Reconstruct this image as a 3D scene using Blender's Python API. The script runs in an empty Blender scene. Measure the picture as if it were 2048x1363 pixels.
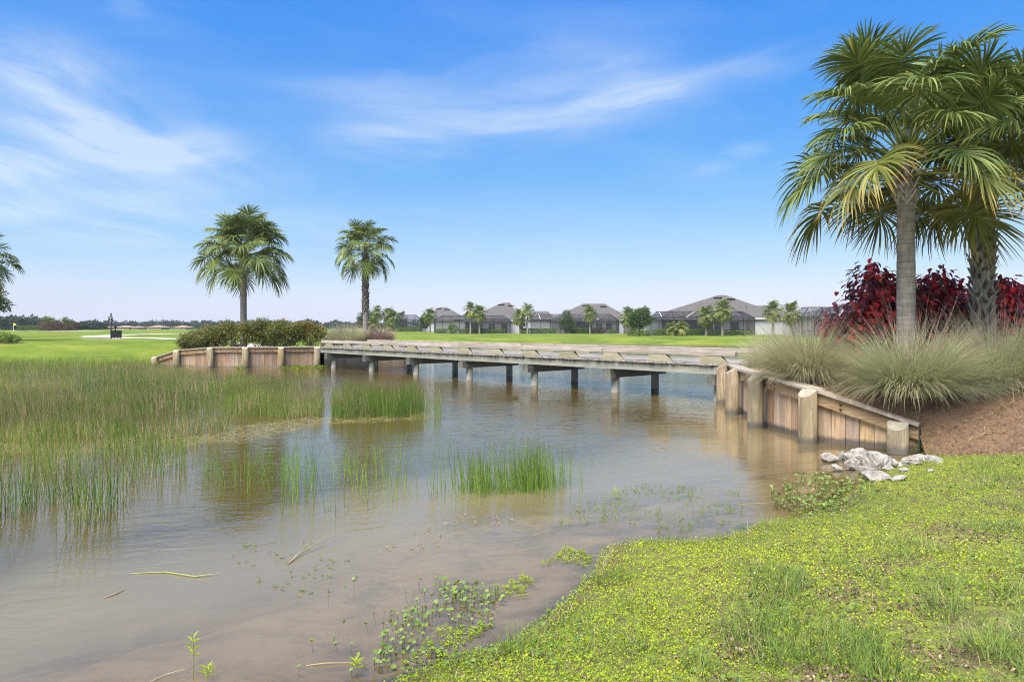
import bpy, math, random
import numpy as np
from mathutils import Vector, Matrix
R = math.radians
rng = np.random.default_rng(11)
random.seed(11)
scene = bpy.context.scene
COL = scene.collection

# ------------------------------------------------------------------ camera
F = 24.0 / 36.0 * 2048.0          # focal length in photo pixels
EYE = 2.0                         # eye height above the pond surface (m)
cam_d = bpy.data.cameras.new('camera')
cam = bpy.data.objects.new('camera', cam_d)
COL.objects.link(cam)
cam.location = (0, 0, EYE)
cam.rotation_euler = (R(90), 0, 0)
cam_d.lens = 24.0
cam_d.sensor_width = 36.0
cam_d.shift_y = -26.5 / 2048.0
cam_d.clip_start = 0.05
cam_d.clip_end = 6000
scene.camera = cam

# ------------------------------------------------------------------ sky, sun, exposure
SUN_EL, SUN_AZ = R(58), R(212)    # azimuth clockwise from +Y: behind the camera, to the left
world = bpy.data.worlds.new('World')
scene.world = world
world.use_nodes = True
SKY_STRENGTH = 0.073
SUN_STRENGTH = 4.6
sun_d = bpy.data.lights.new('sun', 'SUN')
sun_d.energy = SUN_STRENGTH
sun_d.angle = R(46)
sun_d.color = (1.0, 0.95, 0.87)
sun = bpy.data.objects.new('sun', sun_d)
COL.objects.link(sun)
to_sun = Vector((math.sin(SUN_AZ) * math.cos(SUN_EL), math.cos(SUN_AZ) * math.cos(SUN_EL), math.sin(SUN_EL)))
sun.rotation_euler = to_sun.to_track_quat('Z', 'Y').to_euler()
scene.view_settings.view_transform = 'Standard'
scene.view_settings.look = 'None'
scene.view_settings.gamma = 1.0
scene.view_settings.exposure = 1.22
scene.view_settings.use_curve_mapping = False
scene.render.engine = 'CYCLES'
scene.cycles.use_denoising = True
scene.cycles.denoising_prefilter = 'NONE'
scene.cycles.filter_width = 1.05
scene.cycles.max_bounces = 6
scene.cycles.diffuse_bounces = 3
scene.cycles.glossy_bounces = 3
scene.cycles.transmission_bounces = 3
scene.cycles.transparent_max_bounces = 16
scene.cycles.use_adaptive_sampling = True
scene.cycles.adaptive_threshold = 0.025

# ------------------------------------------------------------------ node helpers
class NT:
    def __init__(s, tree):
        s.t = tree
    def n(s, typ, props=None, **ins):
        nd = s.t.nodes.new('ShaderNode' + typ)
        for k, v in (props or {}).items():
            setattr(nd, k, v)
        for k, v in ins.items():
            key = int(k[1:]) if k[0] == 'i' and k[1:].isdigit() else k.replace('_', ' ')
            s.put(nd.inputs[key], v)
        return nd
    def put(s, sock, v):
        if isinstance(v, bpy.types.NodeSocket):
            s.t.links.new(v, sock)
        elif isinstance(v, bpy.types.Node):
            s.t.links.new(v.outputs[0], sock)
        elif isinstance(v, (tuple, list)) and len(v) == 3 and sock.type == 'RGBA':
            sock.default_value = (*v, 1)
        else:
            sock.default_value = v
    def mix(s, f, a, b, blend='MIX'):
        nd = s.t.nodes.new('ShaderNodeMix')
        nd.data_type = 'RGBA'
        nd.blend_type = blend
        s.put(nd.inputs[0], f); s.put(nd.inputs[6], a); s.put(nd.inputs[7], b)
        return nd.outputs[2]
    def m(s, op, a, b=0.0, c=None, clamp=False):
        nd = s.t.nodes.new('ShaderNodeMath')
        nd.operation = op
        nd.use_clamp = clamp
        s.put(nd.inputs[0], a); s.put(nd.inputs[1], b)
        if c is not None:
            s.put(nd.inputs[2], c)
        return nd.outputs[0]
    def vm(s, op, a, b=(0, 0, 0)):
        nd = s.t.nodes.new('ShaderNodeVectorMath')
        nd.operation = op
        s.put(nd.inputs[0], a)
        if op == 'SCALE':
            s.put(nd.inputs[3], b)
        else:
            s.put(nd.inputs[1], b)
        return nd.outputs['Value'] if op in ('LENGTH', 'DOT_PRODUCT') else nd.outputs[0]
    def ramp(s, f, stops, interp='LINEAR'):
        nd = s.t.nodes.new('ShaderNodeValToRGB')
        cr = nd.color_ramp
        cr.interpolation = interp
        while len(cr.elements) < len(stops):
            cr.elements.new(0.5)
        for e, (p, c) in zip(cr.elements, stops):
            e.position = p
            e.color = (*c, 1) if len(c) == 3 else c
        s.put(nd.inputs[0], f)
        return nd.outputs[0]
    def rng(s, v, a, b, c=0.0, d=1.0, smooth=False):
        nd = s.t.nodes.new('ShaderNodeMapRange')
        nd.interpolation_type = 'SMOOTHSTEP' if smooth else 'LINEAR'
        for i, x in enumerate((v, a, b, c, d)):
            s.put(nd.inputs[i], x)
        return nd.outputs[0]
    def noise(s, vec, scale, detail=4.0, rough=0.55, dist=0.0):
        nd = s.n('TexNoise', Scale=scale, Detail=detail, Roughness=rough, Distortion=dist)
        if vec is not None:
            s.put(nd.inputs['Vector'], vec)
        return nd.outputs[0]
    def pos(s):
        return s.n('NewGeometry').outputs['Position']
    def obj(s):
        return s.n('TexCoord').outputs['Object']
    def attr(s, name):
        return s.n('Attribute', {'attribute_name': name}).outputs['Fac']
    def scl(s, vec, v):
        return s.vm('MULTIPLY', vec, v)
    def bump(s, h, strength=0.3, dist=0.02):
        nd = s.n('Bump', Strength=strength, Distance=dist)
        s.put(nd.inputs['Height'], h)
        return nd.outputs[0]

MATS = {}
def new_mat(name):
    m = bpy.data.materials.new(name)
    m.use_nodes = True
    MATS[name] = m
    nt = NT(m.node_tree)
    b = m.node_tree.nodes['Principled BSDF']
    return m, nt, b

# world: Nishita sky with thin high cirrus on a flat cloud layer
w = NT(world.node_tree)
bg = world.node_tree.nodes['Background']
sky = w.n('TexSky', {'sky_type': 'NISHITA', 'sun_disc': False, 'sun_elevation': SUN_EL, 'sun_rotation': SUN_AZ,
                     'air_density': 1.0, 'dust_density': 0.6, 'ozone_density': 2.6, 'altitude': 0.0})
hs = w.n('HueSaturation', Hue=0.503, Saturation=1.28, Value=1.0, Color=sky.outputs[0])
# deepen the clear-sky blue: channel gains fitted to the zenith, middle and horizon of this sky
srgb = w.n('SeparateColor', Color=hs.outputs[0])
clear = w.n('CombineColor', Red=w.m('MULTIPLY', w.m('POWER', srgb.outputs[0], 1.05), 0.80), Green=w.m('MULTIPLY', w.m('POWER', srgb.outputs[1], 0.69), 1.37),
            Blue=w.m('MULTIPLY', w.m('POWER', srgb.outputs[2], 0.16), 4.35)).outputs[0]
dirv = w.n('TexCoord').outputs['Generated']
sx = w.n('SeparateXYZ', Vector=dirv)
dz = w.m('MAXIMUM', sx.outputs[2], 0.0)
den = w.m('ADD', dz, 0.11)
px_ = w.m('DIVIDE', sx.outputs[0], den)
py_ = w.m('DIVIDE', sx.outputs[1], den)
pl = w.n('CombineXYZ', X=px_, Y=py_, Z=0.0).outputs[0]
def cloud_pt(px, py):
    d = Vector(((px - 1024) / F, 1.0, (655 - py) / F)).normalized()
    k = d.z + 0.11
    return Vector((d.x / k, d.y / k, 0))
warp = w.n('TexNoise', Vector=pl, Scale=1.1, Detail=3.0)
plw = w.vm('ADD', pl, w.vm('SCALE', w.vm('SUBTRACT', warp.outputs['Color'], (0.5, 0.5, 0.5)), 0.55))
def wisp(p0, p1, wide, amp, ns, seed):
    a, b = cloud_pt(*p0), cloud_pt(*p1)
    c = (a + b) / 2
    L = (b - a).length / 2
    ang = math.atan2(b.y - a.y, b.x - a.x)
    mp = w.n('Mapping', {'vector_type': 'TEXTURE'}, Vector=plw, Location=tuple(c), Rotation=(0, 0, ang), Scale=(L * 1.25, wide, 1))
    mask = w.rng(w.vm('LENGTH', mp.outputs[0]), 1.0, 0.1, 0, 1, True)
    st = w.n('Mapping', {'vector_type': 'TEXTURE'}, Vector=plw, Location=(seed, seed * 2.3, 0), Rotation=(0, 0, ang), Scale=(1.0, 0.36, 1))
    nz = w.rng(w.noise(st.outputs[0], ns, 7, 0.60, 0.45), 0.30, 0.74)
    return w.m('MULTIPLY', w.m('MULTIPLY', mask, nz), amp)
tot = None
for args in (((-180, 20), (260, 225), 0.38, 0.95, 1.7, 1.3), ((-140, 180), (330, 270), 0.40, 0.75, 1.5, 4.1),
             ((60, 215), (360, 345), 0.36, 1.0, 1.6, 7.7), ((280, 360), (490, 262), 0.28, 1.0, 1.8, 2.9), ((-200, 150), (420, 420), 1.3, 0.8, 0.9, 41.0),
             ((-150, 300), (150, 390), 0.60, 0.9, 1.4, 9.2), ((-150, 400), (60, 450), 0.8, 0.9, 1.3, 5.5), ((60, 400), (460, 480), 1.2, 0.8, 1.0, 25.5),
             ((640, 270), (960, 325), 0.46, 0.8, 1.4, 3.3), ((700, 255), (1330, 215), 0.48, 0.75, 1.2, 6.2), ((560, 230), (1500, 200), 0.8, 0.45, 0.9, 43.0),
             ((1120, 235), (1420, 175), 0.22, 0.85, 1.8, 8.4), ((1300, 190), (1740, 85), 0.18, 0.5, 1.8, 12.4),
             ((1390, 320), (1520, 330), 0.26, 0.6, 2.2, 14.4), ((1000, 110), (1350, 140), 0.32, 0.4, 1.7, 16.1), ((560, 200), (1000, 150), 0.40, 0.4, 1.3, 21.1),
             ((200, 20), (300, 35), 0.10, 0.35, 2.6, 18.1), ((520, 470), (760, 440), 0.6, 0.4, 1.3, 31.0)):
    v = wisp(*args)
    tot = v if tot is None else w.m('ADD', tot, v)
# the same thin cirrus everywhere else in the sky
st2 = w.n('Mapping', {'vector_type': 'TEXTURE'}, Vector=plw, Location=(3, 1, 0), Rotation=(0, 0, 0.35), Scale=(2.2, 0.7, 1))
gen = w.m('MULTIPLY', w.rng(w.noise(st2.outputs[0], 1.1, 6, 0.6, 0.4), 0.54, 0.82), 0.22)
low = w.rng(sx.outputs[2], 0.30, 0.02, 0.0, 0.42, True)
lown = w.m('MULTIPLY', low, w.rng(w.noise(w.scl(dirv, (3, 3, 16)), 1.6, 5, 0.55, 0.3), 0.3, 0.7, 0.55, 1.0))
cov = w.m('ADD', w.m('ADD', tot, gen), lown, clamp=True)
cloud_col = w.mix(low, (4.4, 5.1, 5.9), (4.35, 5.25, 5.65))
skyc = w.mix(w.m('MULTIPLY', cov, 0.74), clear, cloud_col)
w.put(bg.inputs[0], skyc)
bg.inputs[1].default_value = SKY_STRENGTH

# ------------------------------------------------------------------ object helpers
def tag(o, label=None, cat=None, group=None, kind=None):
    if label: o['label'] = label
    if cat: o['category'] = cat
    if group: o['group'] = group
    if kind: o['kind'] = kind
    return o
def empty(name, loc=(0, 0, 0), rz=0.0):
    o = bpy.data.objects.new(name, None)
    o.empty_display_size = 0.2
    COL.objects.link(o)
    o.location = loc
    o.rotation_euler = (0, 0, rz)
    return o
def link(name, me, parent=None, loc=None, rot=None, scale=None):
    o = bpy.data.objects.new(name, me)
    COL.objects.link(o)
    if parent is not None: o.parent = parent
    if loc is not None: o.location = loc
    if rot is not None: o.rotation_euler = rot
    if scale is not None: o.scale = scale
    return o
def mesh_np(name, V, Fc, mat, attrs=None, smooth=False):
    V = np.ascontiguousarray(V, dtype=np.float32)
    Fc = np.ascontiguousarray(Fc, dtype=np.int32)
    me = bpy.data.meshes.new(name)
    me.vertices.add(len(V)); me.vertices.foreach_set('co', V.ravel())
    k = Fc.shape[1]
    me.loops.add(Fc.size); me.loops.foreach_set('vertex_index', Fc.ravel())
    me.polygons.add(len(Fc))
    me.polygons.foreach_set('loop_start', np.arange(0, Fc.size, k, dtype=np.int32))
    if smooth:
        me.polygons.foreach_set('use_smooth', np.ones(len(Fc), dtype=bool))
    for an, av in (attrs or {}).items():
        a = me.attributes.new(an, 'FLOAT', 'POINT')
        a.data.foreach_set('value', np.ascontiguousarray(av, dtype=np.float32))
    me.update(calc_edges=True)
    if mat: me.materials.append(MATS[mat])
    return me
def join_np(parts):
    """parts: list of (V,F,{attr}) with equal face size"""
    Vs, Fs, A, off = [], [], {}, 0
    for V, Fc, at_ in parts:
        Vs.append(V); Fs.append(Fc + off); off += len(V)
        for k, a in at_.items(): A.setdefault(k, []).append(a)
    return np.concatenate(Vs), np.concatenate(Fs), {k: np.concatenate(a) for k, a in A.items()}
class MB:
    """collects simple solids into one mesh"""
    def __init__(s): s.v, s.f = [], []
    def add(s, vs, fs):
        o = len(s.v); s.v += [tuple(v) for v in vs]; s.f += [tuple(i + o for i in f) for f in fs]; return s
    def box(s, x0, x1, y0, y1, z0, z1):
        return s.add([(x0, y0, z0), (x1, y0, z0), (x1, y1, z0), (x0, y1, z0), (x0, y0, z1), (x1, y0, z1), (x1, y1, z1), (x0, y1, z1)],
                     [(0, 3, 2, 1), (4, 5, 6, 7), (0, 1, 5, 4), (1, 2, 6, 5), (2, 3, 7, 6), (3, 0, 4, 7)])
    def beam(s, a, b, w, h):
        """box from a to b; a,b are the middle of its section; w sideways, h vertical"""
        a, b = Vector(a), Vector(b)
        t = (b - a).normalized()
        up = Vector((0, 0, 1)) if abs(t.z) < 0.95 else Vector((0, 1, 0))
        sd = t.cross(up).normalized() * w / 2
        u = up * h / 2 if abs(t.z) < 0.95 else t.cross(sd).normalized() * h / 2
        vs = [a - sd - u, a + sd - u, a + sd + u, a - sd + u, b - sd - u, b + sd - u, b + sd + u, b - sd + u]
        return s.add(vs, [(0, 1, 2, 3), (7, 6, 5, 4), (0, 4, 5, 1), (1, 5, 6, 2), (2, 6, 7, 3), (3, 7, 4, 0)])
    def lathe(s, prof, n=16, cx=0.0, cy=0.0):
        o = len(s.v)
        for r, z in prof:
            for k in range(n):
                a = 2 * math.pi * k / n
                s.v.append((cx + r * math.cos(a), cy + r * math.sin(a), z))
        for i in range(len(prof) - 1):
            for k in range(n):
                k2 = (k + 1) % n
                s.f.append((o + i * n + k, o + i * n + k2, o + (i + 1) * n + k2, o + (i + 1) * n + k))
        s.f.append(tuple(o + (len(prof) - 1) * n + k for k in range(n)))
        s.f.append(tuple(o + k for k in reversed(range(n))))
        return s
    def poly(s, pts):
        return s.add(pts, [tuple(range(len(pts)))])
    def tube(s, pts, rad, n=6):
        pts = [Vector(p) for p in pts]
        rad = rad if isinstance(rad, (list, tuple)) else [rad] * len(pts)
        o = len(s.v)
        for i, p in enumerate(pts):
            t = (pts[min(i + 1, len(pts) - 1)] - pts[max(i - 1, 0)]).normalized()
            e = t.cross(Vector((0.13, 0.21, 0.97)) if abs(t.z) < 0.9 else Vector((1, 0, 0))).normalized()
            g = t.cross(e)
            for k in range(n):
                a = 2 * math.pi * k / n
                s.v.append(tuple(p + (e * math.cos(a) + g * math.sin(a)) * rad[i]))
        for i in range(len(pts) - 1):
            for k in range(n):
                k2 = (k + 1) % n
                s.f.append((o + i * n + k, o + i * n + k2, o + (i + 1) * n + k2, o + (i + 1) * n + k))
        s.f.append(tuple(o + (len(pts) - 1) * n + k for k in range(n)))
        s.f.append(tuple(o + k for k in reversed(range(n))))
        return s
    def mesh(s, name, mat, smooth=False):
        me = bpy.data.meshes.new(name)
        me.from_pydata(s.v, [], s.f)
        if smooth:
            me.polygons.foreach_set('use_smooth', np.ones(len(me.polygons), dtype=bool))
        me.update()
        if mat: me.materials.append(MATS[mat])
        return me
    def build(s, name, mat, parent=None, smooth=False, **kw):
        return link(name, s.mesh(name, mat, smooth), parent, **kw)

def at(px, py, z=0.0):
    """the place on the level z that lies on the photo's line of sight (px, py)"""
    d = F * (EYE - z) / (py - 655.0)
    return np.array([(px - 1024) * d / F, d])
def atx(px, d):
    return (px - 1024) * d / F
def zat(py, d):
    return EYE + (655.0 - py) * d / F
def ss(a, b, x):
    t = np.clip((np.asarray(x, float) - a) / (b - a), 0, 1)
    return t * t * (3 - 2 * t)
_perm = np.random.default_rng(5).random((256, 256))
def vnoise(x, y):
    x = np.asarray(x, float); y = np.asarray(y, float)
    xi, yi = np.floor(x).astype(int), np.floor(y).astype(int)
    fx, fy = x - xi, y - yi
    fx = fx * fx * (3 - 2 * fx); fy = fy * fy * (3 - 2 * fy)
    g = lambda i, j: _perm[i & 255, j & 255]
    return (g(xi, yi) * (1 - fx) + g(xi + 1, yi) * fx) * (1 - fy) + (g(xi, yi + 1) * (1 - fx) + g(xi + 1, yi + 1) * fx) * fy
def fbm(x, y, o=3):
    return sum(vnoise(x * 2 ** k + 17 * k, y * 2 ** k - 9 * k) * 0.5 ** k for k in range(o)) / sum(0.5 ** k for k in range(o))
def inside(P, X, Y):
    P = np.asarray(P); r = np.zeros(X.shape, bool)
    for (x0, y0), (x1, y1) in zip(P, np.roll(P, -1, 0)):
        c = (y0 > Y) != (y1 > Y)
        with np.errstate(divide='ignore', invalid='ignore'):
            r ^= c & (X < (x1 - x0) * (Y - y0) / (y1 - y0 + 1e-12) + x0)
    return r
def pdist(P, X, Y, closed=True):
    P = np.asarray(P, float); D = np.full(X.shape, 1e9)
    E = list(zip(P, np.roll(P, -1, 0))) if closed else list(zip(P[:-1], P[1:]))
    for (x0, y0), (x1, y1) in E:
        dx, dy = x1 - x0, y1 - y0
        t = np.clip(((X - x0) * dx + (Y - y0) * dy) / (dx * dx + dy * dy + 1e-12), 0, 1)
        D = np.minimum(D, np.hypot(X - x0 - t * dx, Y - y0 - t * dy))
    return D
def resample(P, n):
    P = np.asarray(P, float)
    L = np.r_[0, np.cumsum(np.linalg.norm(np.diff(P[:, :2], axis=0), axis=1))]
    s = np.linspace(0, L[-1], n)
    return np.stack([np.interp(s, L, P[:, k]) for k in range(P.shape[1])], 1)
def smooth_line(P, n=6):
    P = np.asarray(P, float); out = []
    Q = np.vstack([2 * P[0] - P[1], P, 2 * P[-1] - P[-2]])
    for i in range(1, len(Q) - 2):
        for t in np.linspace(0, 1, n, endpoint=False):
            a, b, c, d = Q[i - 1], Q[i], Q[i + 1], Q[i + 2]
            out.append(0.5 * (2 * b + (c - a) * t + (2 * a - 5 * b + 4 * c - d) * t * t + (3 * b - a - 3 * c + d) * t ** 3))
    out.append(P[-1])
    return np.array(out)
# ------------------------------------------------------------------ materials
def foliage_mat(name, stops, transl=0.3, rough=0.5, spec=0.3, attr='v', tcol=None, tip=None):
    m, n, b = new_mat(name)
    c = n.ramp(n.attr(attr), stops)
    if tip is not None:
        c = n.mix(n.rng(n.attr('t'), tip[0], tip[1], 0, 1), c, tip[2])
    n.put(b.inputs['Base Color'], c)
    b.inputs['Roughness'].default_value = rough
    b.inputs['Specular IOR Level'].default_value = spec
    tr = n.n('BsdfTranslucent')
    n.put(tr.inputs[0], n.mix(0.5, c, tcol, 'MIX') if tcol else c)
    mx = n.n('MixShader', i0=transl, i1=b.outputs[0], i2=tr.outputs[0])
    n.put(m.node_tree.nodes['Material Output'].inputs[0], mx)
    return m
def plain(name, col, rough=0.6, metal=0.0, spec=0.4, var=0.0, scale=8.0):
    m, n, b = new_mat(name)
    if var:
        f = n.noise(n.pos(), scale, 5, 0.6)
        n.put(b.inputs['Base Color'], n.mix(f, tuple(c * (1 - var) for c in col), tuple(min(1, c * (1 + var)) for c in col)))
    else:
        b.inputs['Base Color'].default_value = (*col, 1)
    b.inputs['Roughness'].default_value = rough
    b.inputs['Metallic'].default_value = metal
    b.inputs['Specular IOR Level'].default_value = spec
    return m
def wood(name, dark, mid, light, grain, coord='pos', tint=0.25, stain=None, line=None, rough=0.8, blot=(0.35, 0.75, 0.55), bump=0.45):
    """grain: scale per axis (small along the fibre)"""
    m, n, b = new_mat(name)
    src = n.pos() if coord == 'pos' else n.obj()
    rnd = n.n('ObjectInfo').outputs['Random']
    off = n.n('CombineXYZ', X=n.m('MULTIPLY', rnd, 37.0), Y=n.m('MULTIPLY', rnd, 91.0), Z=n.m('MULTIPLY', rnd, 53.0)).outputs[0]
    p = n.vm('ADD', src, off)
    g1 = n.noise(n.scl(p, grain), 1.0, 6, 0.65, 1.2)
    g2 = n.noise(n.scl(p, tuple(x * 4.5 for x in grain)), 1.0, 3, 0.6, 0.3)
    bl = n.noise(n.scl(p, tuple(0.9 + x * 0.12 for x in grain)), 1.6, 5, 0.65)
    f = n.m('ADD', n.m('MULTIPLY', g1, 0.75), n.m('MULTIPLY', g2, 0.25))
    c = n.ramp(f, [(0.30, dark), (0.5, mid), (0.68, light)])
    c = n.mix(n.rng(bl, blot[0], blot[1], 0.0, blot[2]), c, tuple(x * 0.5 for x in mid))
    sh = n.n('HueSaturation', Hue=n.rng(rnd, 0, 1, 0.488, 0.51), Saturation=n.rng(n.m('FRACT', n.m('MULTIPLY', rnd, 7.3)), 0, 1, 1 - tint * 1.4, 1 + tint * 0.4),
             Value=n.rng(n.m('FRACT', n.m('MULTIPLY', rnd, 13.7)), 0, 1, 1 - tint, 1 + tint * 0.7), Color=c).outputs[0]
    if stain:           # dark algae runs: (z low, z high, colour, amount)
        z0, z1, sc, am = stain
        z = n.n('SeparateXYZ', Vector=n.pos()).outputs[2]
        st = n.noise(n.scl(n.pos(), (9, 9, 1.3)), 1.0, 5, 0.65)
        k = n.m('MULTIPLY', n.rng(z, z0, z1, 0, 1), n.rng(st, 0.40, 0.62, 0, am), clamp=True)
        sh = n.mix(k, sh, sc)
    if line:            # dried scum where the water level stands
        z = n.n('SeparateXYZ', Vector=n.pos()).outputs[2]
        zz = n.m('ADD', z, n.m('MULTIPLY', n.noise(n.pos(), 9.0, 4, 0.6), -0.09))
        sh = n.mix(n.rng(zz, line[1], line[0], 0, line[3]), sh, line[2])
    n.put(b.inputs['Base Color'], sh)
    b.inputs['Roughness'].default_value = rough
    b.inputs['Specular IOR Level'].default_value = 0.25
    n.put(b.inputs['Normal'], n.bump(f, bump, 0.016))
    return m

# ground: lawn, near bank soil, pond bed in one material
m, n, b = new_mat('ground')
P = n.pos()
z = n.n('SeparateXYZ', Vector=P).outputs[2]
big = n.noise(P, 0.16, 4, 0.6)
mid = n.noise(P, 1.3, 5, 0.65)
fine = n.noise(P, 22.0, 4, 0.7)
lawn = n.ramp(n.m('ADD', n.m('MULTIPLY', big, 0.6), n.m('ADD', n.m('MULTIPLY', mid, 0.25), n.m('MULTIPLY', fine, 0.15))),
              [(0.38, (0.066, 0.104, 0.009)), (0.5, (0.112, 0.156, 0.013)), (0.61, (0.18, 0.205, 0.026))])
dry = n.rng(n.noise(n.scl(P, (0.25, 0.6, 1)), 1.0, 4, 0.6), 0.56, 0.74, 0, 0.45)
lawn = n.mix(dry, lawn, (0.21, 0.20, 0.05))
soil = n.ramp(n.noise(P, 9.0, 6, 0.7), [(0.32, (0.085, 0.066, 0.04)), (0.47, (0.125, 0.12, 0.045)), (0.62, (0.165, 0.205, 0.03))])
land = n.mix(n.attr('bank'), lawn, soil)
shore = n.ramp(n.noise(P, 6.0, 5, 0.65), [(0.35, (0.07, 0.05, 0.028)), (0.65, (0.13, 0.10, 0.06))])
land = n.mix(n.rng(z, 0.05, 0.015, 0, 1), land, shore)
sand = n.ramp(n.noise(n.scl(P, (1.2, 1.8, 1)), 1.0, 6, 0.6, 0.8), [(0.32, (0.20, 0.165, 0.10)), (0.5, (0.32, 0.265, 0.165)), (0.7, (0.39, 0.325, 0.21))])
weed = n.rng(n.noise(n.vm('ADD', P, (4.2, 1.7, 0)), 0.85, 6, 0.7, 0.5), 0.52, 0.66, 0, 0.75)
weedc = n.ramp(n.noise(P, 14.0, 4, 0.7), [(0.35, (0.025, 0.028, 0.012)), (0.7, (0.11, 0.10, 0.05))])
bed = n.mix(weed, sand, weedc)
col = n.mix(n.rng(z, 0.012, -0.02, 0, 1), land, bed)
n.put(b.inputs['Base Color'], col)
b.inputs['Roughness'].default_value = 0.9
b.inputs['Specular IOR Level'].default_value = 0.15
n.put(b.inputs['Normal'], n.bump(n.m('ADD', n.m('MULTIPLY', fine, 0.6), mid), 0.5, 0.05))

# pond water: mirror by Fresnel over a turbid body that hides the bed with depth
m, n, b = new_mat('water')
m.node_tree.nodes.remove(b)
P = n.pos()
sep = n.n('SeparateXYZ', Vector=P)
yy = sep.outputs[1]
w1 = n.noise(n.scl(n.n('Mapping', Vector=P, Rotation=(0, 0, R(-14))).outputs[0], (1.3, 4.2, 1)), 1.35, 3, 0.5, 0.6)
w2 = n.noise(n.scl(n.n('Mapping', Vector=P, Rotation=(0, 0, R(24))).outputs[0], (2.0, 5.0, 1)), 2.7, 3, 0.55, 0.4)
w3 = n.noise(n.scl(P, (0.8, 1.5, 1)), 0.55, 2, 0.5)
calm = n.rng(n.noise(n.vm('ADD', P, (7, 3, 0)), 0.22, 3, 0.5), 0.36, 0.62, 0.25, 1.0)
windy = n.m('MULTIPLY', n.rng(yy, 5, 19, 0.5, 1.0, True), calm)
wind2 = n.rng(yy, 15, 26, 0.0, 0.35, True)
hgt = n.m('ADD', n.m('MULTIPLY', n.m('ADD', w1, n.m('MULTIPLY', w2, 0.35)), n.m('ADD', windy, wind2)), n.m('MULTIPLY', w3, 0.5))
bm = n.n('Bump', Strength=0.75, Distance=0.024)
n.put(bm.inputs['Height'], hgt)
fr = n.n('Fresnel', IOR=1.8, Normal=bm.outputs[0])
gl = n.n('BsdfGlossy', Color=(1.0, 0.95, 0.875), Roughness=0.012, Normal=bm.outputs[0])
deepc = n.mix(n.noise(P, 0.5, 3, 0.5), (0.062, 0.044, 0.011), (0.086, 0.063, 0.020))      # olive, tannin stained
turb = n.mix(n.rng(n.attr('depth'), 0.10, 0.72, 0, 1), (0.37, 0.295, 0.165), deepc)              # stirred-up sand in the shallows
df = n.n('BsdfDiffuse', Color=turb)
tp = n.n('BsdfTransparent', Color=(0.90, 0.85, 0.74))
opac = n.m('SUBTRACT', 1.0, n.m('POWER', 2.71828, n.m('MULTIPLY', n.attr('depth'), -2.6)))
body = n.n('MixShader', i0=opac, i1=tp.outputs[0], i2=df.outputs[0])
full = n.n('MixShader', i0=fr.outputs[0], i1=body.outputs[0], i2=gl.outputs[0])
n.put(m.node_tree.nodes['Material Output'].inputs[0], full)

# pine straw mulch
m, n, b = new_mat('mulch')
P = n.pos()
c = n.ramp(n.noise(n.scl(P, (1, 1.3, 1)), 26, 6, 0.75, 1.5), [(0.3, (0.055, 0.03, 0.02)), (0.5, (0.15, 0.09, 0.048)), (0.68, (0.28, 0.19, 0.11))])
n.put(b.inputs['Base Color'], n.mix(n.rng(n.noise(P, 1.1, 3), 0.4, 0.7, 0, 0.5), c, (0.11, 0.065, 0.045)))
b.inputs['Roughness'].default_value = 0.95
n.put(b.inputs['Normal'], n.bump(n.noise(P, 40, 4, 0.7), 0.8, 0.03))
foliage_mat('straw', [(0, (0.06, 0.03, 0.02)), (0.4, (0.20, 0.115, 0.06)), (0.75, (0.35, 0.225, 0.125)), (1, (0.48, 0.36, 0.22))], 0.05, 0.8, 0.15)

# timber
GREY = (0.16, 0.165, 0.15)
wood('wall_plank', (0.2, 0.118, 0.055), (0.431, 0.286, 0.149), (0.587, 0.42, 0.242), (11, 11, 0.9), line=(0.03, 0.10, (0.065, 0.06, 0.05), 0.9))
wood('wall_plank_old', (0.149, 0.0986, 0.0609), (0.287, 0.193, 0.121), (0.391, 0.28, 0.189), (9, 9, 0.8), line=(0.02, 0.10, (0.138, 0.123, 0.0893), 0.8))
wood('abutment_plank', (0.05, 0.05, 0.045), (0.11, 0.105, 0.095), (0.2, 0.19, 0.17), (9, 9, 0.8), line=(0.0, 0.12, (0.07, 0.07, 0.06), 0.9))
wood('wale', (0.14, 0.09, 0.045), (0.27, 0.185, 0.10), (0.38, 0.28, 0.165), (2.0, 2.0, 16), tint=0.12)
wood('cap', (0.17, 0.135, 0.105), (0.34, 0.285, 0.23), (0.46, 0.405, 0.34), (7, 7, 9), tint=0.12)
wood('post', (0.09, 0.0667, 0.0336), (0.228, 0.172, 0.0924), (0.348, 0.276, 0.163), (13, 13, 0.7), tint=0.16, line=(0.03, 0.11, (0.075, 0.07, 0.06), 0.85), blot=(0.42, 0.64, 0.7))
wood('post_top', (0.20, 0.17, 0.12), (0.33, 0.285, 0.21), (0.42, 0.37, 0.285), (14, 14, 14), tint=0.1)
wood('pile', (0.13, 0.14, 0.11), (0.24, 0.25, 0.20), (0.36, 0.36, 0.30), (9, 9, 0.7), tint=0.15, line=(0.02, 0.16, (0.30, 0.29, 0.26), 0.75))
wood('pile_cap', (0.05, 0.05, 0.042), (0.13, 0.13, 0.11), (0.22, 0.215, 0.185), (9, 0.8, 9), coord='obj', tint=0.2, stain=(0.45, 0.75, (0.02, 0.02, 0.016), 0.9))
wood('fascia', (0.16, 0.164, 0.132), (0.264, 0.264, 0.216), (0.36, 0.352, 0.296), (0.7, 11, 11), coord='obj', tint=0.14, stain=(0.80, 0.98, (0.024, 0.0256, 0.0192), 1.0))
wood('deck', (0.156, 0.13, 0.107), (0.271, 0.239, 0.206), (0.377, 0.344, 0.31), (11, 0.8, 11), coord='obj', tint=0.2)
wood('rail', (0.18, 0.143, 0.112), (0.328, 0.281, 0.237), (0.435, 0.399, 0.353), (0.7, 12, 12), coord='obj', tint=0.15)
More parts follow.
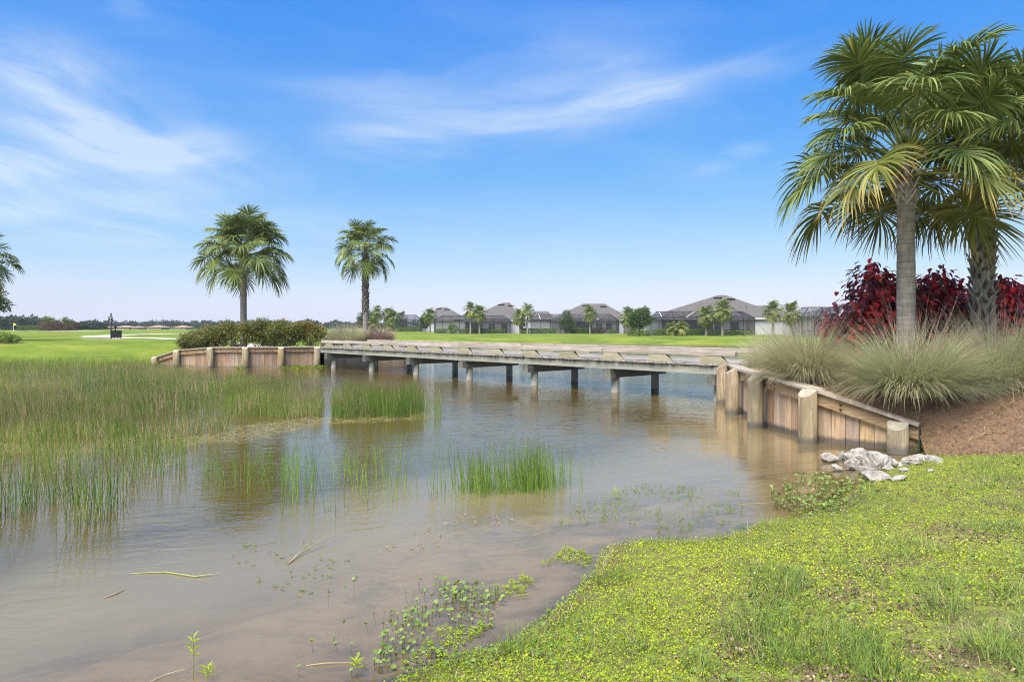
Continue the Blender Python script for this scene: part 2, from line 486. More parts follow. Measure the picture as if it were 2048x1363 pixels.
wood('block', (0.16, 0.152, 0.085), (0.272, 0.254, 0.162), (0.352, 0.336, 0.238), (0.8, 9, 9), coord='obj', tint=0.15)
plain('liner', (0.02, 0.022, 0.025), 0.5)
plain('rust', (0.09, 0.05, 0.03), 0.7, 0.4)

# palms and trees
m, n, b = new_mat('palm_trunk')
P = n.obj()
zz = n.n('SeparateXYZ', Vector=P).outputs[2]
ring = n.noise(n.scl(P, (2.0, 2.0, 26)), 1.0, 5, 0.7, 0.5)
fib = n.noise(n.scl(P, (26, 26, 3)), 1.0, 4, 0.65)
blot = n.noise(P, 2.4, 4, 0.6)
f = n.m('ADD', n.m('MULTIPLY', ring, 0.6), n.m('MULTIPLY', fib, 0.4))
c = n.ramp(f, [(0.32, (0.105, 0.092, 0.078)), (0.5, (0.235, 0.21, 0.18)), (0.68, (0.35, 0.32, 0.28))])
c = n.mix(n.rng(blot, 0.52, 0.72, 0, 0.55), c, (0.10, 0.085, 0.07))
n.put(b.inputs['Base Color'], c)
b.inputs['Roughness'].default_value = 0.9
b.inputs['Specular IOR Level'].default_value = 0.15
n.put(b.inputs['Normal'], n.bump(f, 0.9, 0.03))
wood('boot', (0.16, 0.14, 0.115), (0.31, 0.28, 0.24), (0.43, 0.40, 0.35), (12, 12, 2), coord='obj', tint=0.22)
wood('boot_dark', (0.06, 0.045, 0.036), (0.14, 0.11, 0.09), (0.22, 0.18, 0.15), (12, 12, 2), coord='obj', tint=0.22)
foliage_mat('palm_leaf', [(0, (0.0676, 0.0975, 0.0243)), (0.5, (0.137, 0.185, 0.0459)), (0.85, (0.247, 0.286, 0.0783)), (1, (0.364, 0.338, 0.081))], 0.25, 0.5, 0.22,
            tip=(0.86, 1.0, (0.20, 0.165, 0.05)))
foliage_mat('palm_leaf_old', [(0, (0.078, 0.0984, 0.0216)), (0.5, (0.162, 0.186, 0.0408)), (0.85, (0.264, 0.258, 0.06)), (1, (0.396, 0.3, 0.066))], 0.25, 0.5, 0.2,
            tip=(0.62, 1.0, (0.33, 0.21, 0.055)))
plain('petiole', (0.17, 0.20, 0.06), 0.5, var=0.2, scale=5)
plain('bark', (0.12, 0.095, 0.07), 0.9, var=0.4, scale=14)
foliage_mat('tree_leaf', [(0, (0.025, 0.05, 0.014)), (0.5, (0.055, 0.10, 0.025)), (1, (0.12, 0.17, 0.04))], 0.25)
foliage_mat('oak_leaf', [(0, (0.02, 0.04, 0.014)), (0.5, (0.045, 0.08, 0.025)), (1, (0.09, 0.13, 0.045))], 0.2)
foliage_mat('far_leaf', [(0, (0.022, 0.036, 0.02)), (0.5, (0.042, 0.062, 0.032)), (1, (0.075, 0.095, 0.05))], 0.15, 0.7, 0.1)
foliage_mat('firebush_leaf', [(0, (0.06, 0.075, 0.018)), (0.45, (0.13, 0.15, 0.034)), (0.8, (0.20, 0.205, 0.052)), (0.95, (0.17, 0.115, 0.05)), (1, (0.42, 0.10, 0.03))], 0.25)
foliage_mat('hedge_leaf', [(0, (0.04, 0.075, 0.012)), (0.5, (0.09, 0.16, 0.025)), (1, (0.19, 0.26, 0.04))], 0.25)
foliage_mat('hedge_brown', [(0, (0.045, 0.04, 0.022)), (0.5, (0.08, 0.07, 0.035)), (1, (0.13, 0.105, 0.05))], 0.2)
foliage_mat('red_hedge', [(0, (0.05, 0.02, 0.02)), (0.5, (0.11, 0.045, 0.04)), (1, (0.17, 0.08, 0.06))], 0.2)
foliage_mat('copper_leaf', [(0, (0.0633, 0.0198, 0.027)), (0.35, (0.149, 0.0378, 0.0495)), (0.6, (0.31, 0.0378, 0.0495)), (0.8, (0.46, 0.09, 0.045)), (0.9, (0.713, 0.0252, 0.045)), (1, (0.69, 0.0315, 0.045))], 0.25, 0.4, 0.4)
foliage_mat('tall_grass', [(0, (0.10, 0.145, 0.05)), (0.35, (0.21, 0.255, 0.105)), (0.6, (0.34, 0.37, 0.18)), (0.8, (0.46, 0.415, 0.25)), (1, (0.56, 0.47, 0.33))], 0.35, 0.6, 0.2,
            tip=(0.45, 1.0, (0.48, 0.445, 0.28)))
foliage_mat('pink_grass', [(0, (0.16, 0.12, 0.07)), (0.5, (0.32, 0.23, 0.17)), (1, (0.42, 0.32, 0.26))], 0.25, 0.6, 0.2)
foliage_mat('rush', [(0, (0.091, 0.154, 0.0286)), (0.45, (0.182, 0.282, 0.0468)), (0.75, (0.322, 0.397, 0.078)), (0.86, (0.38, 0.29, 0.13)), (1, (0.54, 0.44, 0.28))], 0.3, 0.45, 0.35,
            tip=(0.72, 1.0, (0.25, 0.175, 0.075)))
foliage_mat('rush_young', [(0, (0.09, 0.17, 0.025)), (0.6, (0.17, 0.28, 0.04)), (0.9, (0.25, 0.31, 0.06)), (1, (0.35, 0.28, 0.13))], 0.15, 0.45, 0.35,
            tip=(0.85, 1.0, (0.22, 0.17, 0.06)))
foliage_mat('clover', [(0, (0.075, 0.115, 0.0161)), (0.35, (0.169, 0.259, 0.023)), (0.7, (0.294, 0.385, 0.0276)), (1, (0.406, 0.454, 0.0345))], 0.35, 0.8, 0.08)
foliage_mat('turf', [(0, (0.084, 0.132, 0.033)), (0.4, (0.162, 0.247, 0.055)), (0.72, (0.276, 0.345, 0.0825)), (0.86, (0.372, 0.31, 0.143)), (1, (0.504, 0.402, 0.242))], 0.35, 0.7, 0.1)
foliage_mat('dead_leaf', [(0, (0.075, 0.04, 0.038)), (0.5, (0.18, 0.115, 0.085)), (1, (0.36, 0.27, 0.175))], 0.1, 0.8, 0.2)
foliage_mat('pennywort', [(0, (0.07, 0.125, 0.025)), (0.5, (0.135, 0.21, 0.045)), (1, (0.23, 0.30, 0.085))], 0.25, 0.55, 0.15)
plain('flower_white', (0.8, 0.8, 0.78), 0.6)
plain('flower_pink', (0.6, 0.06, 0.12), 0.6)

# rock
m, n, b = new_mat('limestone')
P = n.obj()
f = n.noise(n.vm('ADD', P, n.vm('SCALE', (1, 1, 1), n.m('MULTIPLY', n.n('ObjectInfo').outputs['Random'], 40.0))), 9, 7, 0.72, 0.4)
c = n.ramp(f, [(0.30, (0.12, 0.105, 0.085)), (0.43, (0.19, 0.17, 0.14)), (0.55, (0.29, 0.27, 0.24)), (0.7, (0.40, 0.38, 0.35))])
zz = n.n('SeparateXYZ', Vector=n.pos()).outputs[2]
c = n.mix(n.rng(zz, 0.05, -0.01, 0, 0.75), c, (0.12, 0.10, 0.06))
n.put(b.inputs['Base Color'], c)
b.inputs['Roughness'].default_value = 0.95
n.put(b.inputs['Normal'], n.bump(f, 0.9, 0.03))

# houses
m, n, b = new_mat('shingle')
P = n.obj()
zz = n.n('SeparateXYZ', Vector=P).outputs[2]
row = n.m('FRACT', n.m('MULTIPLY', zz, 9.0))
f = n.noise(n.scl(P, (3.0, 3.0, 9)), 1.0, 4, 0.7)
c = n.ramp(f, [(0.3, (0.055, 0.049, 0.046)), (0.5, (0.083, 0.075, 0.070)), (0.7, (0.12, 0.11, 0.10))])
c = n.mix(n.rng(row, 0.0, 0.18, 0.35, 0.0), c, (0.06, 0.055, 0.05))
n.put(b.inputs['Base Color'], c)
b.inputs['Roughness'].default_value = 0.9
plain('tile_roof', (0.30, 0.19, 0.13), 0.8, var=0.25, scale=1.5)
plain('stucco', (0.55, 0.55, 0.55), 0.9, var=0.06, scale=3)
plain('stucco_grey', (0.42, 0.42, 0.44), 0.9, var=0.06, scale=3)
plain('stucco_tan', (0.45, 0.38, 0.30), 0.9, var=0.06, scale=3)
plain('white_trim', (0.75, 0.75, 0.74), 0.6)
plain('bronze', (0.022, 0.022, 0.024), 0.45, 0.3)
plain('dark_glass', (0.02, 0.023, 0.028), 0.08, 0.0, 0.6)
plain('black_metal', (0.012, 0.013, 0.016), 0.4, 0.3)
plain('sign_ink', (0.6, 0.6, 0.58), 0.5)
plain('concrete', (0.46, 0.42, 0.38), 0.9, var=0.15, scale=2)
plain('sand', (0.62, 0.56, 0.46), 0.95, var=0.1, scale=2)
plain('flag_yellow', (0.65, 0.45, 0.04), 0.7)
m, n, b = new_mat('screen')
b.inputs['Base Color'].default_value = (0.012, 0.013, 0.016, 1)
b.inputs['Roughness'].default_value = 0.7
tp = n.n('BsdfTransparent', Color=(1, 1, 1))
mx = n.n('MixShader', i0=0.62, i1=tp.outputs[0], i2=b.outputs[0])
n.put(m.node_tree.nodes['Material Output'].inputs[0], mx)
# ------------------------------------------------------------------ terrain
POND = [(-14, 2.0), (-8, 1.3), (-4, 1.6), (-2, 2.5), (-1.15, 3.25), (-0.62, 3.8), (-0.08, 4.45), (0.42, 5.0), (0.72, 5.7), (0.95, 6.25),
        (1.42, 6.4), (1.96, 6.42), (2.7, 6.95), (3.45, 7.55), (4.15, 8.4), (4.95, 9.4), (5.8, 10.2), (6.7, 11.0), (7.0, 12.5), (6.8, 13.7),
        (7.0, 15.8), (7.4, 18.2), (9.2, 20.2), (11.5, 23), (17, 31), (28, 45), (42, 58), (60, 64), (44, 69), (26, 73.5), (10, 83), (-4, 92),
        (-12, 95), (-15, 88), (-13, 66), (-9.5, 50), (-8.2, 42), (-8.6, 39), (-11, 37.2), (-13.2, 36.4), (-15.2, 36.3), (-17, 36.4), (-18.2, 36.0),
        (-18.8, 34.9), (-20.2, 34.1), (-23, 33.5), (-26, 33.7), (-31, 31), (-37, 24), (-36, 13), (-25, 4)]
POND_S = smooth_line(POND + [POND[0]], 4)[:-1]
def height(X, Y):
    X = np.asarray(X, float); Y = np.asarray(Y, float)
    d = pdist(POND_S, X, Y)
    ins = inside(POND_S, X, Y)
    wob = (fbm(X * 1.6, Y * 1.6) - 0.5) * 0.35 * ss(60, 10, np.hypot(X, Y))
    d = np.where(ins, -d, d) + wob
    wy = ss(16, 30, Y)
    fr = ss(-24, -10, X)
    Hh = 0.58 * (1 - wy) + wy * ((1 - fr) * 1.15 + fr * 0.82)
    Ll = 3.2 * (1 - wy) + wy * ((1 - fr) * 5.0 + fr * 11.0)
    r = np.hypot(X, Y)
    land = 0.004 + Hh * (1 - np.exp(-np.maximum(d, 0) / Ll))
    land += ss(0, 3, d) * ((fbm(X * 0.5, Y * 0.5) - 0.5) * 0.08 * ss(40, 15, r) + (fbm(X / 45, Y / 45) - 0.5) * 0.5 * ss(45, 120, r))
    dd = np.maximum(-d, 0)
    bed = -(0.085 * dd + 0.16 * np.maximum(dd - 1.6, 0)) + (fbm(X * 0.9, Y * 0.9) - 0.5) * 0.10 * ss(0.3, 1.5, dd)
    return np.where(d > 0, land, np.maximum(np.minimum(bed, -0.002), -1.3)), d
class Field:
    """bilinear lookup of a function sampled on a regular grid"""
    def __init__(s, x0, x1, y0, y1, st, fn):
        s.x0, s.y0, s.st = x0, y0, st
        gx, gy = np.arange(x0, x1 + st, st), np.arange(y0, y1 + st, st)
        Xg, Yg = np.meshgrid(gx, gy, indexing='ij')
        s.nx, s.ny = Xg.shape
        s.a = [np.asarray(f_, float).reshape(Xg.shape) for f_ in fn(Xg.ravel(), Yg.ravel())]
    def __call__(s, X, Y):
        u = np.clip((X - s.x0) / s.st, 0, s.nx - 1.001); v = np.clip((Y - s.y0) / s.st, 0, s.ny - 1.001)
        i, j = u.astype(int), v.astype(int); fu, fv = u - i, v - j
        return [a[i, j] * (1 - fu) * (1 - fv) + a[i + 1, j] * fu * (1 - fv) + a[i, j + 1] * (1 - fu) * fv + a[i + 1, j + 1] * fu * fv for a in s.a]
NEAR = Field(-16, 20, -1, 24, 0.07, height)
def near_height(X, Y):
    return NEAR(X, Y)
ang = np.r_[np.arange(-58, 58, 0.55), np.arange(58, 302, 4.0)]
rad = [0.0]
r_ = 0.35
while r_ < 70:
    rad.append(r_); r_ *= 1.021
while r_ < 3200:
    rad.append(r_); r_ *= 1.06
rad = np.array([0.004, 0.1] + rad[1:])
A, Rr = np.meshgrid(np.radians(ang), rad)
GX, GY = Rr * np.sin(A), Rr * np.cos(A)
GZ, GD = height(GX.ravel(), GY.ravel())
na, nr = len(ang), len(rad)
V = np.stack([GX.ravel(), GY.ravel(), GZ], 1)
idx = np.arange(na * nr).reshape(nr, na)
q = np.stack([idx[:-1], np.roll(idx[:-1], -1, 1), np.roll(idx[1:], -1, 1), idx[1:]], -1).reshape(-1, 4)
bank = ss(26, 14, Rr.ravel()) * ss(-4, -1, GD)
gm = mesh_np('ground', V, q, 'ground', {'bank': bank}, True)
tag(link('ground', gm), 'mown green lawn, grassy bank and sandy pond bed', 'ground', kind='structure')
keep = (GZ[q] < 0.03).any(1) & (np.abs(GX.ravel()[q]).max(1) < 90) & (GY.ravel()[q].max(1) < 130)
depth = np.maximum(0, -GZ)
wv = np.stack([GX.ravel(), GY.ravel(), np.zeros(na * nr)], 1)
used = np.unique(q[keep]); remap = np.zeros(na * nr, int); remap[used] = np.arange(len(used))
tag(link('pond_water', mesh_np('pond_water', wv[used], remap[q[keep]], 'water', {'depth': depth[used]}, True)),
    'brown rippled pond water reflecting the sky', 'water', kind='structure')

# ------------------------------------------------------------------ retaining walls
UNIT = MB().box(-.5, .5, -.5, .5, 0, 1)
def unit_mesh(mat):
    k = 'unit_' + mat
    if k not in bpy.data.meshes:
        me = UNIT.mesh(k, mat)
    return bpy.data.meshes[k]
def normals(P, side):
    P = np.asarray(P, float)
    T = np.gradient(P, axis=0)
    T /= np.linalg.norm(T, axis=1)[:, None]
    return np.stack([T[:, 1], -T[:, 0]], 1) * side
def post_mesh(name, r, h, cut, n=18, base=-0.9):
    """round timber post, top sawn at a slant towards +y local"""
    mb = MB()
    rr = random.Random(name)
    for zf in (0.0, 0.5, 1.0):
        for k in range(n):
            a = 2 * math.pi * k / n
            rad = r * (1 + rr.uniform(-.02, .02)) * (1.03 - 0.05 * zf)
            z = base + (h - base) * zf
            if zf == 1.0:
                z = h - max(0.0, -math.sin(a) + 0.25) * cut
            mb.v.append((rad * math.cos(a), rad * math.sin(a), z))
    for i in range(2):
        for k in range(n):
            k2 = (k + 1) % n
            mb.f.append((i * n + k, i * n + k2, (i + 1) * n + k2, (i + 1) * n + k))
    # domed sawn top, its own faces
    c = len(mb.v)
    mb.v.append((0, 0.0, h - cut * 0.25 + 0.006))
    for k in range(n):
        mb.f.append((2 * n + k, 2 * n + (k + 1) % n, c))
    me = mb.mesh(name, 'post')
    me.materials.append(MATS['post_top'])
    for p in me.polygons:
        if p.index >= 2 * n: p.material_index = 1
        else: p.use_smooth = True
    return me
def wall(name, label, posts, capz, side, rad, plank_mat, cut, ext0=0.0, ext1=0.0, first=True):
    P = np.array(posts, float)
    N = normals(P, side)
    root = empty(name, (P[0][0], P[0][1], 0))
    tag(root, label, 'retaining wall')
    o0 = np.array([P[0][0], P[0][1], 0])
    W = lambda p, z: (p[0] - o0[0], p[1] - o0[1], z)
    for i in range(len(P)):
        ang_ = math.atan2(-N[i][1], -N[i][0]) + math.pi / 2      # local -y towards the water
        lean = random.uniform(-1, 1) * 0.012
        link('post', post_mesh('post', rad * random.uniform(.95, 1.05), capz[i] + 0.0, cut), root, W(P[i], 0), (lean, lean, ang_))
    line = P + N * (rad + 0.085 + 0.03)
    for i in range(len(P) - 1):
        a, b_ = line[i].copy(), line[i + 1].copy()
        za, zb = capz[i], capz[i + 1]
        if i == 0 and ext0:
            t = (a - b_) / np.linalg.norm(a - b_); k = ext0 / np.linalg.norm(b_ - a); a = a + t * ext0; za = za - (zb - za) * k * 0.3
        if i == len(P) - 2 and ext1:
            t = (b_ - a) / np.linalg.norm(a - b_); b_ = b_ + t * ext1
        Ls = np.linalg.norm(b_ - a)
        t = (b_ - a) / Ls
        nrm = np.array([t[1], -t[0]]) * side
        cnt = max(3, round(Ls / 0.205))
        wd = Ls / cnt
        for k in range(cnt):
            s = (k + 0.5) / cnt
            p = a + (b_ - a) * s + nrm * random.uniform(0, 0.012)
            top = za + (zb - za) * s - 0.06 - abs(zb - za) * 0.5 / cnt
            link('plank', unit_mesh(plank_mat), root, W(p, -0.7), (0, 0, math.atan2(t[1], t[0]) + random.uniform(-.012, .012)),
                 (wd - 0.007 + random.uniform(-.002, .001), 0.045, top + 0.7))
        wa, wb = a - nrm * 0.068, b_ - nrm * 0.068
        MB().beam(W(wa, za - 0.165), W(wb, zb - 0.165), 0.085, 0.19).build('wale', 'wale', root)
        ca, cb = a - nrm * 0.035 - t * 0.01, b_ - nrm * 0.035 + t * 0.004
        MB().beam(W(ca, za - 0.022 + (i % 2) * 0.002), W(cb, zb - 0.022 + (i % 2) * 0.002), 0.30, 0.048).build('cap_board', 'cap', root)
        for zz in (0.13, 0.21):
            for s in (0.25, 0.75):
                pp = a + (b_ - a) * s - nrm * 0.112
                MB().box(-.016, .016, -.016, .016, -.016, .016).build('bolt', 'rust', root, loc=W(pp, za + (zb - za) * s - zz))
    return root, line
RW = [(6.17, 10.92), (5.12, 11.82), (4.87, 13.65), (5.09, 15.78), (5.56, 18.02)]
RZ = [0.50, 0.93, 1.07, 1.06, 1.05]
rw, rline = wall('retaining_wall', 'curved pale timber retaining wall with round posts below the tall grasses', RW, RZ, 1, 0.155, 'wall_plank', 0.10, ext0=0.26)
lw_posts = [(-18.45, 35.2), (-17.0, 34.56), (-14.93, 33.75), (-13.2, 33.8), (-11.54, 34.1), (-9.9, 34.7)]
LZ = [0.50, 0.88, 1.04, 1.05, 1.05, 1.05]
lw, lline = wall('retaining_wall', 'weathered brown timber retaining wall below the flowering shrub at the far end', lw_posts, LZ, -1, 0.15, 'wall_plank_old', 0.08)
MB().box(-0.02, 0.02, -0.10, 0.12, -0.7, 0.37).build('liner', 'liner', rw, loc=(0.375, 0.03, 0), rot=(0, 0, R(-40)))
# abutment walls beneath the two bridge ends and the wing wall beyond
def plain_wall(name, label, pts, topz, mat, cap=True):
    P = np.array(pts, float)
    root = empty(name, (P[0][0], P[0][1], 0))
    tag(root, label, 'retaining wall')
    for i in range(len(P) - 1):
        a, b_ = P[i], P[i + 1]
        Ls = np.linalg.norm(b_ - a); t = (b_ - a) / Ls
        cnt = max(2, round(Ls / 0.21))
        for k in range(cnt):
            p = a + (b_ - a) * (k + .5) / cnt - P[0]
            link('plank', unit_mesh(mat), root, (p[0], p[1], -0.8), (0, 0, math.atan2(t[1], t[0]) + random.uniform(-.02, .02)), (Ls / cnt - 0.006, 0.05, topz - 0.05 + 0.8))
        if cap:
            A_, B_ = a - P[0], b_ - P[0]
            MB().beam((*A_, topz - 0.02), (*B_, topz - 0.02), 0.28, 0.048).build('cap_board', 'cap', root)
    return root
plain_wall('abutment_wall', 'dark plank wall under the far end of the bridge', [(-9.62, 35.0), (-7.35, 37.15)], 0.74, 'abutment_plank', False)
plain_wall('wing_wall', 'short curved plank wall beyond the far end of the bridge', [(-7.3, 37.2), (-6.1, 38.1), (-5.7, 39.2), (-5.8, 40.6), (-6.4, 42.2)], 1.0, 'wall_plank_old')
plain_wall('abutment_wall', 'dark plank wall under the near end of the bridge', [(6.05, 18.15), (8.35, 20.3)], 0.74, 'abutment_plank', False)

# ------------------------------------------------------------------ mulch beds behind the walls
BEDS = []
def bed(name, label, inner, outer, nu=90, nv=40, hump=0.12):
    I = resample(np.array(inner, float), nu)
    O = resample(smooth_line(np.array(outer, float), 5), nu)
    v = np.linspace(0, 1, nv)[None, :, None]
    X = I[:, None, :2] * (1 - v) + O[:, None, :2] * v
    hz, _ = height(X[..., 0].ravel(), X[..., 1].ravel())
    hz = np.maximum(hz.reshape(nu, nv), 0)
    vv = np.linspace(0, 1, nv)[None, :]
    zi = I[:, 2:3]
    zo = hz[:, -1:]
    Z = zi * (1 - ss(0, 1, vv)) + zo * ss(0, 1, vv) + hump * np.sin(np.pi * np.minimum(vv * 1.3, 1))
    Z = Z + (fbm(X[..., 0] * 1.8, X[..., 1] * 1.8) - 0.5) * 0.10 * ss(0, .15, vv)
    Z = np.where(vv > 0.9, Z - (vv - 0.9) * 0.9, Z)
    Vb = np.concatenate([X, Z[..., None]], -1).reshape(-1, 3)
    ix = np.arange(nu * nv).reshape(nu, nv)
    Q = np.stack([ix[:-1, :-1], ix[1:, :-1], ix[1:, 1:], ix[:-1, 1:]], -1).reshape(-1, 4)
    p0, p1, p2 = Vb[Q[0, 0]], Vb[Q[0, 1]], Vb[Q[0, 2]]
    if np.cross(p1 - p0, p2 - p0)[2] < 0: Q = Q[:, ::-1]
    tag(link(name, mesh_np(name, Vb, Q, 'mulch', None, True)), label, 'mulch', kind='structure')
    BEDS.append((Vb, np.vstack([I[:, :2], O[::-1, :2]])))
r_in = [(6.40, 10.42, -0.08), (6.44, 10.66, 0.06), (6.50, 10.88, 0.28), (6.53, 11.02, 0.40)] + [(p[0] + .03, p[1], z - 0.07) for p, z in zip(rline[1:], RZ[1:])] + [(6.15, 18.6, 1.0), (8.6, 20.9, 1.05), (10.5, 23.5, 0.9)]
r_out = [(6.62, 10.12), (7.3, 9.75), (8.6, 9.3), (11, 8.8), (14, 8.6), (18, 10), (22, 14), (24, 22), (20, 30), (16, 29)]
bed('mulch_bed', 'pine straw bed behind the near retaining wall', r_in, [(x, y, 0) for x, y in r_out], 120, 60, 0.05)
l_in = [(p[0], p[1] + .02, z - 0.07) for p, z in zip(lline, LZ)] + [(-9.55, 35.15, 1.0), (-7.5, 37.2, 1.0), (-6.15, 38.25, .95), (-5.85, 39.3, .95), (-5.95, 40.6, .93), (-6.55, 42.2, .9)]
l_out = [(-18.9, 36.4), (-18.8, 38.6), (-17.5, 40.5), (-16, 41.5), (-14.5, 42.3), (-13.5, 43.5), (-13, 45), (-12.5, 47), (-11.5, 48.5), (-10.5, 49), (-10, 49.2), (-9.8, 49.5)]
bed('mulch_bed', 'pine straw bed under the shrubs at the far end of the bridge', l_in, [(x, y, 0) for x, y in l_out], 90, 30, 0.06)
_bedf = []
def _bed_fields():
    for Vb, poly in BEDS:
        lo, hi = poly.min(0) - .3, poly.max(0) + .3
        def fn(X, Y, Vb=Vb, poly=poly):
            z = np.full(X.shape, -9.0)
            i = np.where(inside(poly, X, Y) | (pdist(poly, X, Y) < .45))[0]
            for c in range(0, len(i), 1500):
                ii = i[c:c + 1500]
                k = ((X[ii][:, None] - Vb[None, :, 0]) ** 2 + (Y[ii][:, None] - Vb[None, :, 1]) ** 2).argmin(1)
                z[ii] = Vb[k, 2]
            m_ = inside(poly, X, Y).astype(float)
            return z, m_
        _bedf.append((lo, hi, Field(lo[0], hi[0], lo[1], hi[1], .16, fn)))
_bed_fields()
def surf(x, y):
    x = float(x); y = float(y)
    z = float(height(np.array([x]), np.array([y]))[0][0])
    for lo, hi, f_ in _bedf:
        if lo[0] < x < hi[0] and lo[1] < y < hi[1]:
            z = max(z, float(f_(np.array([x]), np.array([y]))[0][0]))
    return z
def in_bed(X, Y):
    r = np.zeros(X.shape, bool)
    for lo, hi, f_ in _bedf:
        r |= (X > lo[0]) & (X < hi[0]) & (Y > lo[1]) & (Y < hi[1]) & (f_(X, Y)[1] > .5)
    return r
def bedz(P2):
    """surface height incl. beds for many points"""
    z = near_height(P2[:, 0], P2[:, 1])[0]
    for lo, hi, f_ in _bedf:
        m_ = (P2[:, 0] > lo[0]) & (P2[:, 0] < hi[0]) & (P2[:, 1] > lo[1]) & (P2[:, 1] < hi[1])
        z[m_] = np.maximum(z[m_], f_(P2[m_, 0], P2[m_, 1])[0])
    return z
def surf_bed(x, y):
    z = -9.0
    for lo, hi, f_ in _bedf:
        if lo[0] < x < hi[0] and lo[1] < y < hi[1]:
            z = max(z, float(f_(np.array([x]), np.array([y]))[0][0]))
    return z
def strip(name, label, pts, width, mat, lift, cat, kind='structure'):
    C = smooth_line(np.array(pts, float), 8)
    T = np.gradient(C, axis=0); T /= np.linalg.norm(T, axis=1)[:, None]
    Nn = np.stack([-T[:, 1], T[:, 0]], 1)
    cols = np.linspace(-.5, .5, 5)
    X = C[:, None, :] + Nn[:, None, :] * cols[None, :, None] * width
    Zs = height(X[..., 0].ravel(), X[..., 1].ravel())[0]
    Zs = np.array([max(z_, surf_bed(*p)) for z_, p in zip(Zs, X.reshape(-1, 2))]).reshape(X.shape[:2]) + lift
    k = len(cols)
    Vb = np.concatenate([X, Zs[..., None]], -1).reshape(-1, 3)
    ix = np.arange(len(C) * k).reshape(len(C), k)
    Q = np.stack([ix[:-1, :-1], ix[1:, :-1], ix[1:, 1:], ix[:-1, 1:]], -1).reshape(-1, 4)[:, ::-1]
    tag(link(name, mesh_np(name, Vb, Q, mat)), label, cat, kind=kind)
strip('cart_path', 'pale concrete cart path running from the bridge past the tee sign', [(-8.6, 36.2), (-10.4, 40), (-14, 44.5), (-20, 49), (-26.5, 53), (-33, 57.5), (-39, 64), (-42, 74), (-40, 90), (-30, 110)], 2.6, 'concrete', 0.035, 'path')
strip('cart_path', 'pale concrete cart path at the near end of the bridge', [(7.3, 19.2), (9.5, 22.5), (13, 28)], 2.5, 'concrete', 0.04, 'path')

# ------------------------------------------------------------------ bridge
BO = np.array([5.62, 18.57]); BE = np.array([-8.9, 34.1])
BL = np.linalg.norm(BE - BO); PITCH = BL / 6
ba = math.atan2(*(BE - BO)[::-1])
br = empty('footbridge', (BO[0], BO[1], 0), ba)
tag(br, 'long low timber cart bridge on round piles with curb rails', 'bridge')
pile = MB().lathe([(.132, -1.6), (.13, 0.0), (.126, .475)], 16).mesh('pile', 'pile', True)
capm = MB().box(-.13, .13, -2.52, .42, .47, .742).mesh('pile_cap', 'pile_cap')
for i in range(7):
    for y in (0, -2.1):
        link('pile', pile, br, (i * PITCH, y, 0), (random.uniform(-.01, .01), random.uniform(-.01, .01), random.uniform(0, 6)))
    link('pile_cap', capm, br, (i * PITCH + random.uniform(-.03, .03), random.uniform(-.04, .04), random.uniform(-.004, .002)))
X0, X1 = -0.62, 22.05
edges = [X0] + [i * PITCH + 0.06 for i in range(1, 6)] + [X1]
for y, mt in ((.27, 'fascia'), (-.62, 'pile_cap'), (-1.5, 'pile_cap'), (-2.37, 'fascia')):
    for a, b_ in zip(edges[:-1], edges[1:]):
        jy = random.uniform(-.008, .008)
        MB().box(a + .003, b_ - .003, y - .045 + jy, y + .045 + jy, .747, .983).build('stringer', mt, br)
pk = MB().box(-.069, .069, -1.43, 1.43, 0, .05).mesh('deck_plank', 'deck')
npk = int((X1 - X0) / .1455)
for i in range(npk):
    link('deck_plank', pk, br, (X0 + .07 + i * .1455, -1.05 + random.uniform(-.025, .025), .986 + random.uniform(0, .006)),
         (random.uniform(-.002, .002), random.uniform(-.015, .015), random.uniform(-.004, .004)))
hb = .19
blk = MB().add([(-.43, -.07, 0), (.43, -.07, 0), (.24, -.07, hb), (-.24, -.07, hb), (-.43, .07, 0), (.43, .07, 0), (.24, .07, hb), (-.24, .07, hb)],
               [(0, 1, 2, 3), (7, 6, 5, 4), (0, 4, 5, 1), (1, 5, 6, 2), (2, 6, 7, 3), (3, 7, 4, 0)]).mesh('curb_block', 'block')
for y in (.27, -2.37):
    for i in range(13):
        link('curb_block', blk, br, (i * PITCH / 2 + random.uniform(-.06, .06) - .05, y, 1.043), (0, 0, random.uniform(-.02, .02)))
    re = [X0 - .05] + [i * PITCH - .05 + (.3 if y > 0 else -.4) for i in (1, 2, 3, 4, 5)] + [X1 - .1]
    for a, b_ in zip(re[:-1], re[1:]):
        jy, jz = random.uniform(-.012, .012), random.uniform(-.004, .006)
        mb = MB().box(a + .004, b_ - .004, y - .07 + jy, y + .07 + jy, 1.236 + jz, 1.372 + jz)
        o = mb.build('curb_rail', 'rail', br)
        md = o.modifiers.new('bevel', 'BEVEL'); md.width = .012; md.segments = 1
        for s in (.15, .5, .85):
            MB().lathe([(.02, 0), (.02, .008), (.008, .012)], 8).build('bolt', 'rust', br, loc=(a + (b_ - a) * s, y + jy, 1.372 + jz))
